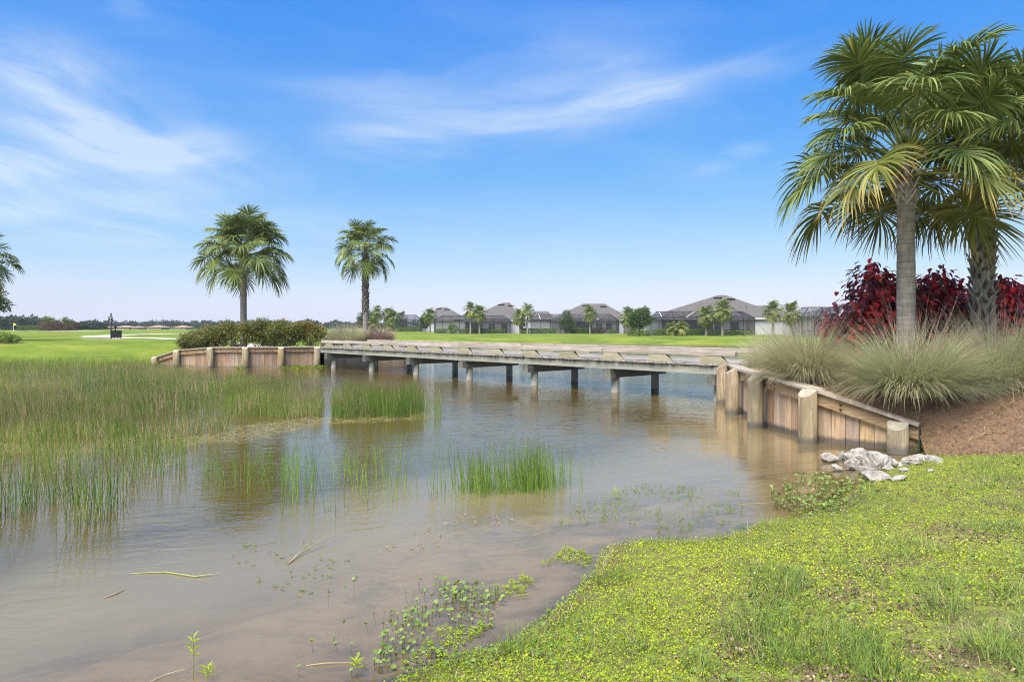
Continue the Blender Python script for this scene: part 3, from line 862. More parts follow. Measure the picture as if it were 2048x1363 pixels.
# ------------------------------------------------------------------ vectorised plant pieces
def blades(P, az, H, lean, curl, W, nseg, v, sides=2, droop=0.0):
    """thin tapering stems: sides 2 = flat strip, 3 = prism. returns V,F,attrs"""
    N = len(P)
    k = np.arange(nseg + 1) / nseg
    th = lean[:, None] + curl[:, None] * k[None, :] ** 1.4
    st = (H / nseg)[:, None]
    mid = (th[:, :-1] + th[:, 1:]) / 2
    rr = np.concatenate([np.zeros((N, 1)), np.cumsum(np.sin(mid) * st, 1)], 1)
    zz = np.concatenate([np.zeros((N, 1)), np.cumsum(np.cos(mid) * st, 1)], 1)
    C = np.stack([P[:, 0:1] + rr * np.cos(az)[:, None], P[:, 1:2] + rr * np.sin(az)[:, None], P[:, 2:3] + zz], -1)
    wk = W[:, None] * (1 - 0.93 * k[None, :] ** 1.6) * 0.5
    if sides == 2:
        tw = az + np.pi / 2 + rng.uniform(-.9, .9, N)
        S = np.stack([np.cos(tw), np.sin(tw), np.zeros(N)], -1)[:, None, :]
        Vv = np.stack([C - S * wk[..., None], C + S * wk[..., None]], 2)
    else:
        a = rng.uniform(0, 6.28, N)
        ring = []
        for j in range(3):
            aj = a + j * 2 * np.pi / 3
            S = np.stack([np.cos(aj), np.sin(aj), np.zeros(N)], -1)[:, None, :]
            ring.append(C + S * wk[..., None] * 1.1)
        Vv = np.stack(ring, 2)
    s = sides
    base = (np.arange(N) * (nseg + 1) * s)[:, None, None]
    kk = (np.arange(nseg) * s)[None, :, None]
    if s == 2:
        Fq = np.stack([base + kk, base + kk + 1, base + kk + 3, base + kk + 2], -1).reshape(-1, 4)
    else:
        j = np.arange(3)[None, None, :]
        j2 = (j + 1) % 3
        Fq = np.stack([base + kk + j, base + kk + j2, base + kk + 3 + j2, base + kk + 3 + j], -1).reshape(-1, 4)
    att = {'v': np.repeat(v, (nseg + 1) * s), 't': np.tile(np.repeat(k, s), N)}
    return Vv.reshape(-1, 3), Fq, att
def leaves(P, D, Nn, L, W, v, fold=0.25, droop=0.15):
    """folded rhombic leaves, two triangles each"""
    D = D / np.linalg.norm(D, axis=1)[:, None]
    S = np.cross(D, Nn); S /= np.linalg.norm(S, axis=1)[:, None] + 1e-9
    U = np.cross(S, D)
    L_, W_ = L[:, None], W[:, None]
    m_ = P + D * L_ * 0.45
    a = m_ + S * W_ * .5 + U * W_ * fold
    b_ = m_ - S * W_ * .5 + U * W_ * fold
    tip = P + D * L_ - np.array([0, 0, 1]) * L_ * droop
    Vv = np.stack([P, a, tip, b_], 1).reshape(-1, 3)
    i = (np.arange(len(P)) * 4)[:, None]
    Fq = np.concatenate([i + np.array([[0, 1, 2]]), i + np.array([[0, 2, 3]])], 1).reshape(-1, 3)
    return Vv, Fq, {'v': np.repeat(v, 4)}
def rdir(n, up=0.0):
    d = rng.normal(size=(n, 3)); d[:, 2] += up
    return d / np.linalg.norm(d, axis=1)[:, None]
def discs(P, Nn, Rd, v, k=7):
    """round leaves, slightly dished"""
    N = len(P)
    e = np.cross(Nn, np.array([0.3, 0.9, 0.2])); e /= np.linalg.norm(e, axis=1)[:, None]
    g = np.cross(Nn, e)
    a = np.linspace(0, 2 * np.pi, k, endpoint=False)
    ring = P[:, None, :] + Rd[:, None, None] * (np.cos(a)[None, :, None] * e[:, None, :] + np.sin(a)[None, :, None] * g[:, None, :]) + Nn[:, None, :] * (Rd * .12)[:, None, None] * (1 + np.sin(3 * a))[None, :, None]
    Vv = np.concatenate([P[:, None, :], ring], 1).reshape(-1, 3)
    b_ = (np.arange(N) * (k + 1))[:, None]
    j = np.arange(k)
    Fq = np.stack([np.broadcast_to(b_, (N, k)), b_ + 1 + j, b_ + 1 + (j + 1) % k], -1).reshape(-1, 3)
    return Vv, Fq, {'v': np.repeat(v, k + 1)}
def hgt(P2):
    return height(P2[:, 0], P2[:, 1])[0]
# ------------------------------------------------------------------ sabal palms
def frond_np(elev, seed, n=50, Lp=1.3, Rl=0.82, wid=0.042, segs=5, bend=None, grav=0.3):
    """costapalmate fan leaf in the xz plane, drooping under its weight. returns petiole and blade"""
    rs = np.random.default_rng(seed)
    bend = R(12 + 12 * math.cos(R(max(elev, 0)))) if bend is None else bend
    e = R(elev)
    pts, p = [], np.array([0., 0., 0.])
    K = 9
    costa = 0.46 * Rl
    tot = Lp + costa
    ks, lat = np.linspace(0, 1, K), rs.uniform(-.12, .12)
    for k in ks:
        pts.append(p.copy())
        ee = e - bend * k ** 1.5 - (R(52) * max(0, (k - .66) / .34) ** 1.3)
        p = p + np.array([math.cos(ee), lat * k, math.sin(ee)]) * tot / (K - 1)
    pts = np.array(pts)
    rad = np.interp(ks, [0, .3, .68, 1], [.034, .020, .014, .006]) * (Rl / .95)
    mb = MB().tube(pts[:8], list(rad[:8]), 4)
    parts = []
    for i in range(n):
        f = i / (n - 1)
        side = 1 if i % 2 else -1
        g = (i // 2) / max(1, (n // 2 - 1))
        s = 0.76 + 0.24 * g ** 0.9
        c = np.array([np.interp(s, ks, pts[:, j]) for j in range(3)])
        c2 = np.array([np.interp(min(1, s + .05), ks, pts[:, j]) for j in range(3)]); c1 = np.array([np.interp(s - .05, ks, pts[:, j]) for j in range(3)])
        T = (c2 - c1) / np.linalg.norm(c2 - c1)
        B = np.array([0, 1., 0]); Nn = np.cross(T, B)
        if Nn[2] < 0: Nn = -Nn
        a = R(150 * (1 - g) ** 0.9 + 3) + rs.normal(0, .05)
        d = math.cos(a) * T + side * math.sin(a) * B + Nn * (0.20 * math.sin(a) + rs.normal(0, .05))
        d /= np.linalg.norm(d)
        L = Rl * (0.78 + 0.26 * math.sin(math.pi * min(1, .18 + .62 * g))) * rs.uniform(.92, 1.06)
        sp = np.linspace(0, 1, segs + 1)
        gr = grav * rs.uniform(.6, 1.5)
        Pts = c[None] + d[None] * (L * sp)[:, None]
        Pts[:, 2] -= gr * L * np.maximum(0, sp - .35) ** 1.7
        Pts[:, :2] -= (Pts[:, :2] - c[:2]) * (.35 * gr * np.maximum(0, sp - .4) ** 1.5)[:, None]
        wd = np.cross(d, Nn); wd /= np.linalg.norm(wd)
        wd = wd + Nn * rs.choice([-.55, .55]); wd /= np.linalg.norm(wd)
        w_ = wid * np.interp(sp, [0, .2, .5, .8, 1], [.25, .8, 1.0, .55, .05]) * rs.uniform(.85, 1.1)
        Vv = np.stack([Pts - wd * w_[:, None] / 2, Pts + wd * w_[:, None] / 2], 1).reshape(-1, 3)
        kk = np.arange(segs) * 2
        Fq = np.stack([kk, kk + 1, kk + 3, kk + 2], 1)
        vv = np.clip(rs.normal(.45, .22), 0, 1)
        parts.append((Vv, Fq, {'v': np.full(len(Vv), vv), 't': np.repeat(sp, 2)}))
    return mb, join_np(parts)
FR = {}
def frond_meshes(key, elev, seed, mat, **kw):
    if key not in FR:
        mb, (V_, F_, A_) = frond_np(elev, seed, **kw)
        pv, pf = np.array(mb.v), [f for f in mb.f]
        q4 = np.array([f for f in pf if len(f) == 4])
        V2 = np.vstack([V_, pv]); F2 = np.vstack([F_, q4 + len(V_)])
        A2 = {k: np.r_[a, np.full(len(pv), .75 if k == 'v' else 0.)] for k, a in A_.items()}
        FR[key] = mesh_np('frond', V2, F2, mat, A2)
    return FR[key]
def trunk_mesh(h, r0, r1, seed, rings=46, n=22, lean=(0, 0), curve=0.0, mat='palm_trunk'):
    rs = np.random.default_rng(seed)
    z = np.linspace(-0.3, h, rings)
    f = np.clip(z / h, 0, 1)
    rad = r0 + (r1 - r0) * f + 0.05 * np.exp(-np.maximum(z, 0) / .25)
    rad = rad * (1 + rs.normal(0, .012, rings))
    a = np.linspace(0, 2 * np.pi, n, endpoint=False)
    rr = rad[:, None] * (1 + rs.normal(0, .008, (rings, n)))
    cx = lean[0] * f + curve * np.sin(f * np.pi); cy = lean[1] * f
    Vv = np.stack([cx[:, None] + rr * np.cos(a), cy[:, None] + rr * np.sin(a), np.broadcast_to(z[:, None], (rings, n))], -1).reshape(-1, 3)
    ix = np.arange(rings * n).reshape(rings, n)
    Q = np.stack([ix[:-1], np.roll(ix[:-1], -1, 1), np.roll(ix[1:], -1, 1), ix[1:]], -1).reshape(-1, 4)
    return mesh_np('trunk', Vv, Q, mat, None, True)
def boot_mesh(key, w=0.135, L=0.44, out=0.12, mat='boot'):
    """split old leaf base: two straps rising from the trunk and meeting in a stub"""
    mb = MB()
    t = 0.025
    for s in (-1, 1):
        a0 = (-.062, s * w * 1.05, -L * .42); a1 = (0.0, s * w * .62, -L * .16); a2 = (out * .5, s * .034, L * .14); a3 = (out, s * .026, L * .42)
        ws = (.036, .042, .040, .030)
        prev = None
        for p, ww in zip((a0, a1, a2, a3), ws):
            vs = [(p[0] - t / 2, p[1] - ww, p[2]), (p[0] - t / 2, p[1] + ww, p[2]), (p[0] + t / 2 + .012, p[1] + ww * .7, p[2]), (p[0] + t / 2 + .012, p[1] - ww * .7, p[2])]
            o = len(mb.v); mb.v += vs
            if prev is not None:
                for k in range(4):
                    k2 = (k + 1) % 4
                    mb.f.append((prev + k, prev + k2, o + k2, o + k))
            else:
                mb.f.append((o, o + 1, o + 2, o + 3))
            prev = o
        mb.f.append((prev + 3, prev + 2, prev + 1, prev))
    return mb.mesh('leaf_base', mat)
def palm(name, label, x, y, trunk_h, crown_n, scale, r0, r1, seed, lo=-48, hi=82, boots=None, leaf_n=50, old=0.2, group=None, curve=0.0, jit=0.12, fullness=1.0, zoff=0.0, trunk_mat='palm_trunk'):
    rs = np.random.default_rng(seed)
    z0 = surf(x, y)
    root = empty(name, (x, y, z0 + zoff))
    tag(root, label, 'palm tree', group)
    link('trunk', trunk_mesh(trunk_h, r0, r1, seed, curve=curve, mat=trunk_mat), root)
    for i in range(crown_n):
        f = (i + .5) / crown_n
        el = lo + (hi - lo) * f ** 0.92
        cls = round(el / 9) * 9
        isold = f < old
        var = int(rs.integers(0, 2))
        key = (cls, var, fullness, leaf_n, isold, round(scale, 2))
        me = frond_meshes(key, cls, cls * 7 + var + 1000, 'palm_leaf_old' if isold else 'palm_leaf', n=leaf_n, Lp=fullness * float(np.interp(cls, [-40, 0, 45, 80], [1.1, 1.3, 1.4, 1.35])), Rl=0.84,
                          wid=.034 * 60 / leaf_n + .014, grav=.42 + .25 * math.cos(R(cls)))
        az = i * 2.39996 + rs.normal(0, .25)
        link('frond', me, root, (r1 * .5 * math.cos(az), r1 * .5 * math.sin(az), trunk_h - 0.10 + f * 0.70 * scale), (rs.normal(0, .30), rs.normal(0, .08), az),
             tuple([scale * rs.uniform(1 - jit, 1 + jit)] * 3))
    # fibrous head where the stalks meet
    hd = MB().lathe([(r1 * .9, trunk_h - .25), (r1 * 1.2, trunk_h - .02), (r1 * .8, trunk_h + .3), (r1 * .2, trunk_h + .8 * scale)], 14)
    hd.build('crown_head', 'boot_dark', root, True)
    if boots:
        z_a, z_b, cnt, kind, size = boots
        me = boot_mesh('b', mat=kind)
        for i in range(cnt):
            f = i / (cnt - 1)
            ring_, j_ = divmod(i, 5)
            zz = z_a + (z_b - z_a) * ring_ / max(1, (cnt - 1) // 5) + j_ * .012
            az = (j_ + .5 * (ring_ % 2)) * 2 * math.pi / 5 + rs.normal(0, .06) + ring_ * .05
            rr = r0 + (r1 - r0) * min(1, zz / trunk_h)
            cz = curve * math.sin(min(1, zz / trunk_h) * math.pi)
            s = size * rs.uniform(.85, 1.15)
            link('leaf_base', me, root, (cz + (rr - .012) * math.cos(az), (rr - .012) * math.sin(az), zz), (0, rs.normal(.0, .10), az), (s, s, s * rs.uniform(.9, 1.1)))
    return root
PA = (atx(487, 39.0), 39.0); PB = (atx(731, 44.0), 44.0)
P1 = (atx(1812, 12.9), 12.9); P2 = (atx(1966, 14.6), 14.6)
palm('sabal_palm', 'tall smooth-trunked palm nearest the camera, among the tall grasses', *P1, 3.92, 42, 1.03, .165, .15, 21, lo=-14, leaf_n=80, old=.2, boots=(3.42, 3.9, 15, 'boot', .75))
palm('sabal_palm', 'palm with criss-cross leaf bases on its trunk, at the right edge', *P2, 4.2, 40, 1.08, .16, .17, 22, lo=-16, leaf_n=76, old=.3, boots=(0.35, 4.1, 120, 'boot', 1.0), trunk_mat='bark')
palm('sabal_palm', 'full round palm rising out of the flowering shrub', *PA, 5.25, 62, 1.14, .19, .16, 23, lo=-24, leaf_n=56, old=.0, boots=(4.6, 5.25, 15, 'boot', 1.15))
palm('sabal_palm', 'slender palm with a sparse crown behind the far end of the bridge', *PB, 6.1, 34, .98, .18, .15, 24, lo=-32, leaf_n=56, old=.0, boots=(2.5, 6.1, 90, 'boot_dark', .9), jit=.08, fullness=.9)
palm('sabal_palm', 'palm with its crown cut off by the left edge of the picture', atx(-46, 46), 46, 4.9, 34, 1.1, .18, .16, 25, lo=-40, leaf_n=48, old=.2)

# far palms: one trunk and one crown mesh each, three kinds copied about
def far_palm_proto(seed, n_f, lo, old):
    rs = np.random.default_rng(seed)
    parts = []
    for i in range(n_f):
        f = (i + .5) / n_f
        el = lo + (85 - lo) * f
        mb, (V_, F_, A_) = frond_np(el, seed * 50 + i, n=22, Lp=.95, Rl=.80, wid=.11, segs=3, grav=.4)
        az = i * 2.39996 + rs.normal(0, .3)
        c, s_ = math.cos(az), math.sin(az)
        sc = rs.uniform(.85, 1.1)
        pv = np.array(mb.v); q4 = np.array([x for x in mb.f if len(x) == 4])
        F_ = np.vstack([F_, q4 + len(V_)]); n0 = len(V_)
        V_ = np.vstack([V_, pv])
        A_ = {k: np.r_[a, np.full(len(pv), .6 if k == 'v' else 0.)] for k, a in A_.items()}
        A_['v'] = np.clip(A_['v'] + (0.3 if f < old else 0.05) + rs.normal(0, .08), 0, 1)
        V_ = np.stack([V_[:, 0] * c - V_[:, 1] * s_, V_[:, 0] * s_ + V_[:, 1] * c, V_[:, 2] + f * .4], 1) * sc
        parts.append((V_, F_, A_))
    return mesh_np('crown', *join_np(parts)[:2], 'palm_leaf', join_np(parts)[2])
FP = [far_palm_proto(31, 38, -52, .25), far_palm_proto(32, 32, -45, .35), far_palm_proto(33, 42, -58, .2)]
FT = [trunk_mesh(1.0, .17, .15, 40 + k, rings=14, n=10) for k in range(2)]
def far_palm(label, px, d, top_py, base_z, kind, size, group, lean=0.0):
    x = atx(px, d)
    z0 = float(height(np.array([x]), np.array([d]))[0][0])
    ztop = zat(top_py, d)
    th = max(0.6, ztop - z0 - 1.95 * size)
    root = empty('palm_tree', (x, d, z0))
    tag(root, label, 'palm tree', group)
    link('trunk', FT[kind % 2], root, (0, 0, 0), (0, lean, 0), (1, 1, th))
    link('crown', FP[kind], root, (math.sin(lean) * th, 0, th - .1), (0, lean, px * .7), (size,) * 3)
    return root

# ------------------------------------------------------------------ leafy masses
def crown_np(lobes, n, L, W, rs_seed, shell=.45, up=.3, ns=3.0, vv=(.45, .22), droop=.15):
    """leaves scattered through a set of ellipsoid lobes (cx,cy,cz,rx,ry,rz), denser near the skin, with gaps"""
    g = np.random.default_rng(rs_seed)
    lob = np.array(lobes, float)
    vol = (lob[:, 3] * lob[:, 4] * lob[:, 5]) ** .75
    k = g.choice(len(lob), n, p=vol / vol.sum())
    d = g.normal(size=(n, 3)); d /= np.linalg.norm(d, axis=1)[:, None]
    rad_ = (shell + (1 - shell) * g.random(n)) ** .6
    bumps = 1 + .22 * np.sin(d[:, 0] * ns * 2.1 + k) * np.cos(d[:, 1] * ns * 1.7 + 2 * k) + .12 * np.sin(d[:, 2] * ns * 4 + 3 * k)
    P = lob[k, :3] + d * lob[k, 3:6] * (rad_ * bumps)[:, None]
    D = d + g.normal(size=(n, 3)) * .7; D[:, 2] += up * .4
    Nn = g.normal(size=(n, 3)) * .6; Nn[:, 2] += .9
    l_ = L * g.uniform(.6, 1.3, n); w_ = W * g.uniform(.7, 1.2, n)
    v = np.clip(g.normal(vv[0], vv[1], n) + .12 * d[:, 2], 0, 1)
    return leaves(P, D, Nn, l_, w_, v, .2, droop)
def shrub(name, label, x, y, lobes, n, L, W, mat, seed, group=None, cat='shrub', stems=5, **kw):
    z0 = surf(x, y)
    root = empty(name, (x, y, z0))
    tag(root, label, cat, group)
    V_, F_, A_ = crown_np(lobes, n, L, W, seed, **kw)
    V_[:, 2] = np.maximum(V_[:, 2], 0.0)
    link('foliage', mesh_np('foliage', V_, F_, mat, A_), root)
    rs = random.Random(seed)
    mb = MB()
    for i in range(stems):
        l = rs.choice(lobes)
        mb.tube([(rs.uniform(-.15, .15), rs.uniform(-.15, .15), -.1), (l[0] * .5 + rs.uniform(-.1, .1), l[1] * .5, l[2] * .55), (l[0] + rs.uniform(-.1, .1), l[1], l[2] + l[5] * .4)], [.022, .016, .008], 5)
    mb.build('stem', 'bark', root)
    return root
def tree(name, label, x, y, trunk_h, lobes, n, L, W, mat, seed, r=.12, group=None, z0=None, **kw):
    z0 = surf(x, y) if z0 is None else z0
    root = empty(name, (x, y, z0))
    tag(root, label, 'tree', group)
    rs = random.Random(seed)
    mb = MB().tube([(0, 0, -.2), (rs.uniform(-.05, .05), 0, trunk_h * .5), (rs.uniform(-.1, .1), 0, trunk_h), (0, 0, trunk_h * 1.5)], [r * 1.2, r, r * .85, r * .4], 9)
    for l in lobes:
        mb.tube([(0, 0, trunk_h * rs.uniform(.75, 1.1)), (l[0] * .5, l[1] * .5, (trunk_h + l[2]) / 2), (l[0], l[1], l[2])], [r * .55, r * .35, r * .12], 6)
    mb.build('trunk', 'bark', root, True)
    V_, F_, A_ = crown_np(lobes, n, L, W, seed, **kw)
    link('crown', mesh_np('crown', V_, F_, mat, A_), root)
    return root
# ------------------------------------------------------------------ left bank: shrubs, grasses, tree
def lobes_for(w_, d_, h_, seed, k=6):
    rs = random.Random(seed)
    out = [(0, 0, h_ * .48, w_ * .40, d_ * .45, h_ * .46)]
    for i in range(k):
        out.append((rs.uniform(-.36, .36) * w_, rs.uniform(-.3, .3) * d_, h_ * rs.uniform(.45, .78), w_ * rs.uniform(.14, .22), d_ * .22, h_ * rs.uniform(.16, .26)))
    return out
SH = [(385, 37.2, 1.55, 1.15, 'low end shrub with tiny orange flowers, leftmost above the far wall'), (432, 37.6, 1.75, 1.55, 'rounded shrub with orange flowers, left of the full round palm'),
      (478, 37.3, 1.75, 1.62, 'flowering shrub in front of the full round palm trunk'), (530, 37.6, 1.95, 1.78, 'tallest green flowering shrub, right of the full round palm trunk'),
      (578, 37.2, 1.7, 1.62, 'flowering shrub left of the bronze-tinted end shrub'), (622, 37.6, 1.4, 1.52, 'bronze-tinted end shrub next to the far bridge end'),
      (405, 38.6, 1.7, 1.6, 'shrub standing behind the low end shrub'), (555, 38.8, 2.0, 1.8, 'shrub standing behind the tallest flowering shrub')]
for i, (px, d, wd, hh, lab) in enumerate(SH):
    x = atx(px, d)
    shrub('flowering_shrub', lab, x, d, lobes_for(wd * 1.25, 1.5, hh, 60 + i, 9), 5200, .11, .05, 'firebush_leaf', 60 + i, 'flowering shrubs above the far retaining wall', shell=.35, vv=(.42 + .06 * (i % 3) + (.12 if i == 5 else 0), .2))
shrub('hedge_bush', 'bright green rounded bush on the lawn at the left edge', atx(2, 43), 43.0, [(-.9, 0, .3, .7, .5, .32), (0, 0, .32, .75, .5, .36), (.7, 0, .26, .5, .45, .3), (-1.6, 0, .3, .7, .5, .34)], 5200, .09, .05, 'hedge_leaf', 80, vv=(.7, .2))
strip('mulch_patch', 'dark mulch under the bright green bush', [(atx(-60, 43), 42.8), (atx(0, 43), 42.7), (atx(44, 43), 42.9)], 1.2, 'mulch', 0.02, 'mulch')
tree('oak_tree', 'spreading dark oak at the left edge behind the cut-off palm', atx(-75, 58), 58.0, 2.2, [(0, 0, 3.6, 2.4, 2.4, 1.2), (1.8, 0, 3.4, 1.6, 1.6, .9), (-1.6, .4, 3.8, 1.8, 1.8, 1.2), (2.7, 0, 2.8, 1.35, 1.2, .65), (.8, 0, 4.6, 1.6, 1.6, .9)], 9000, .22, .12, 'oak_leaf', 82, .2, shell=.3)

def tall_grass(name, label, x, y, n, Hm, seed, mat='tall_grass', spread=.34, lean=(.02, 1.35), stalks=110, width=.0088, group=None, cl=(.45, 1.25), vv=(.45, .2), squash=1.0, bias=(0, 0)):
    global rng
    rng = np.random.default_rng(seed)
    z0 = surf(x, y)
    root = empty(name, (x, y, z0))
    tag(root, label, 'ornamental grass', group)
    n = int(n * .72)
    a = rng.uniform(0, 2 * np.pi, n); r_ = spread * np.sqrt(rng.random(n))
    P = np.stack([r_ * np.cos(a), r_ * np.sin(a) * squash, np.full(n, -.03)], 1)
    az = a + rng.normal(0, .5, n)
    ux, uy = np.cos(az) + bias[0], np.sin(az) + bias[1]
    az = np.arctan2(uy, ux)
    f = rng.random(n) ** .5
    ln = lean[0] + (lean[1] - lean[0]) * f
    H = Hm * rng.uniform(.62, 1.12, n) * (1 - .12 * f)
    V_, F_, A_ = blades(P, az, H, ln * .82, cl[0] + rng.random(n) * (cl[1] - cl[0]) * (0.35 + f), np.full(n, width), 6, np.clip(rng.normal(vv[0], vv[1], n) + .12 * f, 0, 1))
    link('blades', mesh_np('blades', V_, F_, mat, A_), root)
    if stalks:
        a = rng.uniform(0, 6.28, stalks); r_ = spread * .7 * np.sqrt(rng.random(stalks))
        P = np.stack([r_ * np.cos(a), r_ * np.sin(a), np.zeros(stalks)], 1)
        V_, F_, A_ = blades(P, a + rng.normal(0, .4, stalks), Hm * rng.uniform(.95, 1.32, stalks), rng.uniform(.02, .42, stalks), rng.uniform(.05, .5, stalks), np.full(stalks, width * .6), 6, np.clip(rng.normal(.7, .08, stalks), 0, 1))
        link('flower_stalks', mesh_np('flower_stalks', V_, F_, 'pink_grass' if mat != 'pink_grass' else mat, A_), root)
    return root
GG = 'ornamental grasses above the near retaining wall'
# px, distance, blades, length
for lab, px, d, n_, Hm, sd, kw in (
    ('brownish grass clump beside the near end of the bridge rail', 1540, 17.3, 3000, 1.15, 101, dict(vv=(.66, .16))),
    ('grass clump spilling over the wall cap near the bridge', 1615, 13.3, 6800, 1.4, 102, dict(vv=(.56, .18), bias=(-.45, -.3))),
    ('large grass clump in front of the smooth palm trunk, over the wall end', 1822, 11.55, 8500, 1.45, 103, dict(bias=(0, -.15), spread=.42)),
    ('grass clump on the mulch at the right, next to the picture edge', 2000, 12.2, 8500, 1.5, 104, dict(vv=(.42, .2), spread=.42)),
    ('grass clump between the bridge clump and the smooth palm', 1722, 15.0, 3600, 1.15, 105, dict()),
    ('low green grass clump between the two front clumps', 1905, 11.9, 5000, 1.15, 106, dict(vv=(.24, .15))),
    ('grass clump cut off by the right edge of the picture', 2095, 13.0, 4600, 1.4, 107, dict()),
    ('grass clump at the foot of the palm with criss-cross leaf bases', 1940, 14.0, 3600, 1.25, 108, dict(vv=(.5, .2)))):
    tall_grass('tall_grass_clump', lab, atx(px, d), d, n_, Hm, sd, group=GG, **kw)
for lab, px, d, n_, Hm, sd, kw in (
    ('tan and green grass clump left of the slender palm', 695, 42.3, 4200, 1.75, 111, dict(width=.026, vv=(.55, .2), spread=.6, lean=(.02, .8), cl=(.2, .7))),
    ('grass clump left of the tan one behind the far bridge end', 670, 42.8, 3000, 1.4, 112, dict(width=.026, vv=(.35, .2), spread=.5, lean=(.02, .8), cl=(.2, .7))),
    ('pinkish dry grass clump right of the slender palm', 757, 43.0, 3600, 1.4, 113, dict(width=.026, mat='pink_grass', spread=.55, lean=(.02, .8), cl=(.2, .7)))):
    tall_grass('tall_grass_clump', lab, atx(px, d), d, n_, Hm, sd, stalks=80, **kw)

# ------------------------------------------------------------------ copperleaf shrubs: big separate leaves
def copper_leaf_mesh(v, seed):
    rs = np.random.default_rng(seed)
    L, W = 1.0, .62
    s = np.array([0, .18, .45, .75, 1.0]); w_ = np.array([.04, .34, .5, .36, .02]) * W
    zc = -.30 * s ** 2 + .06 * s
    C = np.stack([s * L, 0 * s, zc], 1)
    V_, F_ = [], []
    for k in range(5):
        V_ += [(C[k, 0], -w_[k], C[k, 2] + w_[k] * .28 + rs.normal(0, .02)), (C[k, 0], 0, C[k, 2]), (C[k, 0], w_[k], C[k, 2] + w_[k] * .28 + rs.normal(0, .02))]
    for k in range(4):
        a = k * 3
        F_ += [(a, a + 1, a + 4, a + 3), (a + 1, a + 2, a + 5, a + 4)]
    return np.array(V_), np.array(F_), {'v': np.full(15, v) + rs.normal(0, .02, 15)}
CLV = [.12, .25, .36, .48, .58, .78, .92, .98]
CLP = [.16, .22, .20, .14, .10, .10, .05, .03]
CLD = [copper_leaf_mesh(v, 300 + i) for i, v in enumerate(CLV)]
CLM = [mesh_np('leaf', *d_[:2], 'copper_leaf', d_[2], True) for d_ in CLD]
def copper(label, px, d, wd, hh, seed, n_obj=190, n_mass=2100, top=0.0):
    g = np.random.default_rng(seed)
    x = atx(px, d); z0 = surf(x, d)
    root = empty('copperleaf_shrub', (x, d, z0))
    tag(root, label, 'shrub', 'red-leaved shrubs behind the grasses')
    lob = [(0, 0, hh * .45, wd * .42, .7, hh * .45)] + [(g.uniform(-.38, .38) * wd, g.uniform(-.3, .3), hh * g.uniform(.5, .8), wd * g.uniform(.14, .24), .45, hh * g.uniform(.16, .24)) for _ in range(8)]
    lob = np.array(lob)
    def place(n, shell):
        k = g.choice(len(lob), n, p=(lob[:, 3] * lob[:, 5]) / (lob[:, 3] * lob[:, 5]).sum())
        dv = g.normal(size=(n, 3)); dv /= np.linalg.norm(dv, axis=1)[:, None]
        if shell: dv[:, 1] = -np.abs(dv[:, 1]); 
        P = lob[k, :3] + dv * lob[k, 3:6] * (np.where(shell, 1.0, .45 + .5 * g.random(n)) * g.uniform(.9, 1.12, n))[:, None]
        az = np.arctan2(dv[:, 1], dv[:, 0]) + g.normal(0, .6, n)
        tilt = g.normal(.45, .35, n)
        size = g.uniform(.10, .18, n)
        # young leaves at the shoot tips and along patches are bright red
        bright = fbm((P[:, 0] + seed) * 2.1, P[:, 2] * 2.3 + seed) + .25 * (P[:, 2] / hh - .5)
        cls = g.choice(8, n, p=CLP)
        cls = np.where(bright > .60, np.minimum(7, cls + g.integers(2, 5, n)), cls)
        return P, az, tilt, size, cls
    P, az, ti, sz, cl = place(n_obj, True)
    for i in range(n_obj):
        if P[i, 2] < .15: continue
        link('leaf', CLM[cl[i]], root, P[i], (g.normal(0, .35), ti[i], az[i]), (sz[i],) * 3)
    P, az, ti, sz, cl = place(n_mass, False)
    parts = []
    for i in range(n_mass):
        V_, F_, A_ = CLD[cl[i]]
        c, s_ = math.cos(az[i]), math.sin(az[i]); ct, st = math.cos(ti[i]), math.sin(ti[i])
        X = V_[:, 0] * ct + V_[:, 2] * st; Z = -V_[:, 0] * st + V_[:, 2] * ct
        parts.append((np.stack([X * c - V_[:, 1] * s_, X * s_ + V_[:, 1] * c, Z], 1) * sz[i] + P[i], F_, A_))
    V_, F_, A_ = join_np(parts)
    V_[:, 2] = np.maximum(V_[:, 2], .02)
    tag(link('inner_foliage', mesh_np('inner_foliage', V_, F_, 'copper_leaf', A_, True), root), kind='stuff')
    mb = MB()
    for l in lob:
        mb.tube([(g.uniform(-.2, .2), 0, -.1), (l[0] * .6, l[1] * .5, l[2] * .6), (l[0], l[1], l[2] + l[5] * .8)], [.025, .018, .007], 5)
    mb.build('stem', 'bark', root)
copper('dark red copperleaf shrub left of the smooth palm trunk, with bright red shoots', 1748, 14.9, 2.1, 2.55, 401, 220)
copper('low copperleaf end shrub, leftmost and rust tinted', 1692, 15.4, 1.3, 1.6, 402, 120, 700)
copper('copperleaf shrub directly behind the smooth palm trunk', 1845, 15.2, 1.9, 2.4, 403, 200)
copper('rust red copperleaf shrub between the two near palms', 1912, 15.6, 1.8, 1.95, 404, 180)
copper('dark copperleaf shrub behind the criss-cross palm trunk', 1952, 16.6, 1.5, 2.45, 405, 110, 900)
copper('crimson copperleaf shrub cut off by the right edge', 2040, 14.9, 1.8, 2.2, 406, 200)
shrub('green_shrub', 'small green shrub peeping over the red shrubs', atx(1868, 18.0), 18.0, lobes_for(1.7, 1.2, 2.5, 410, 5), 2600, .12, .06, 'tree_leaf', 410, vv=(.6, .2))

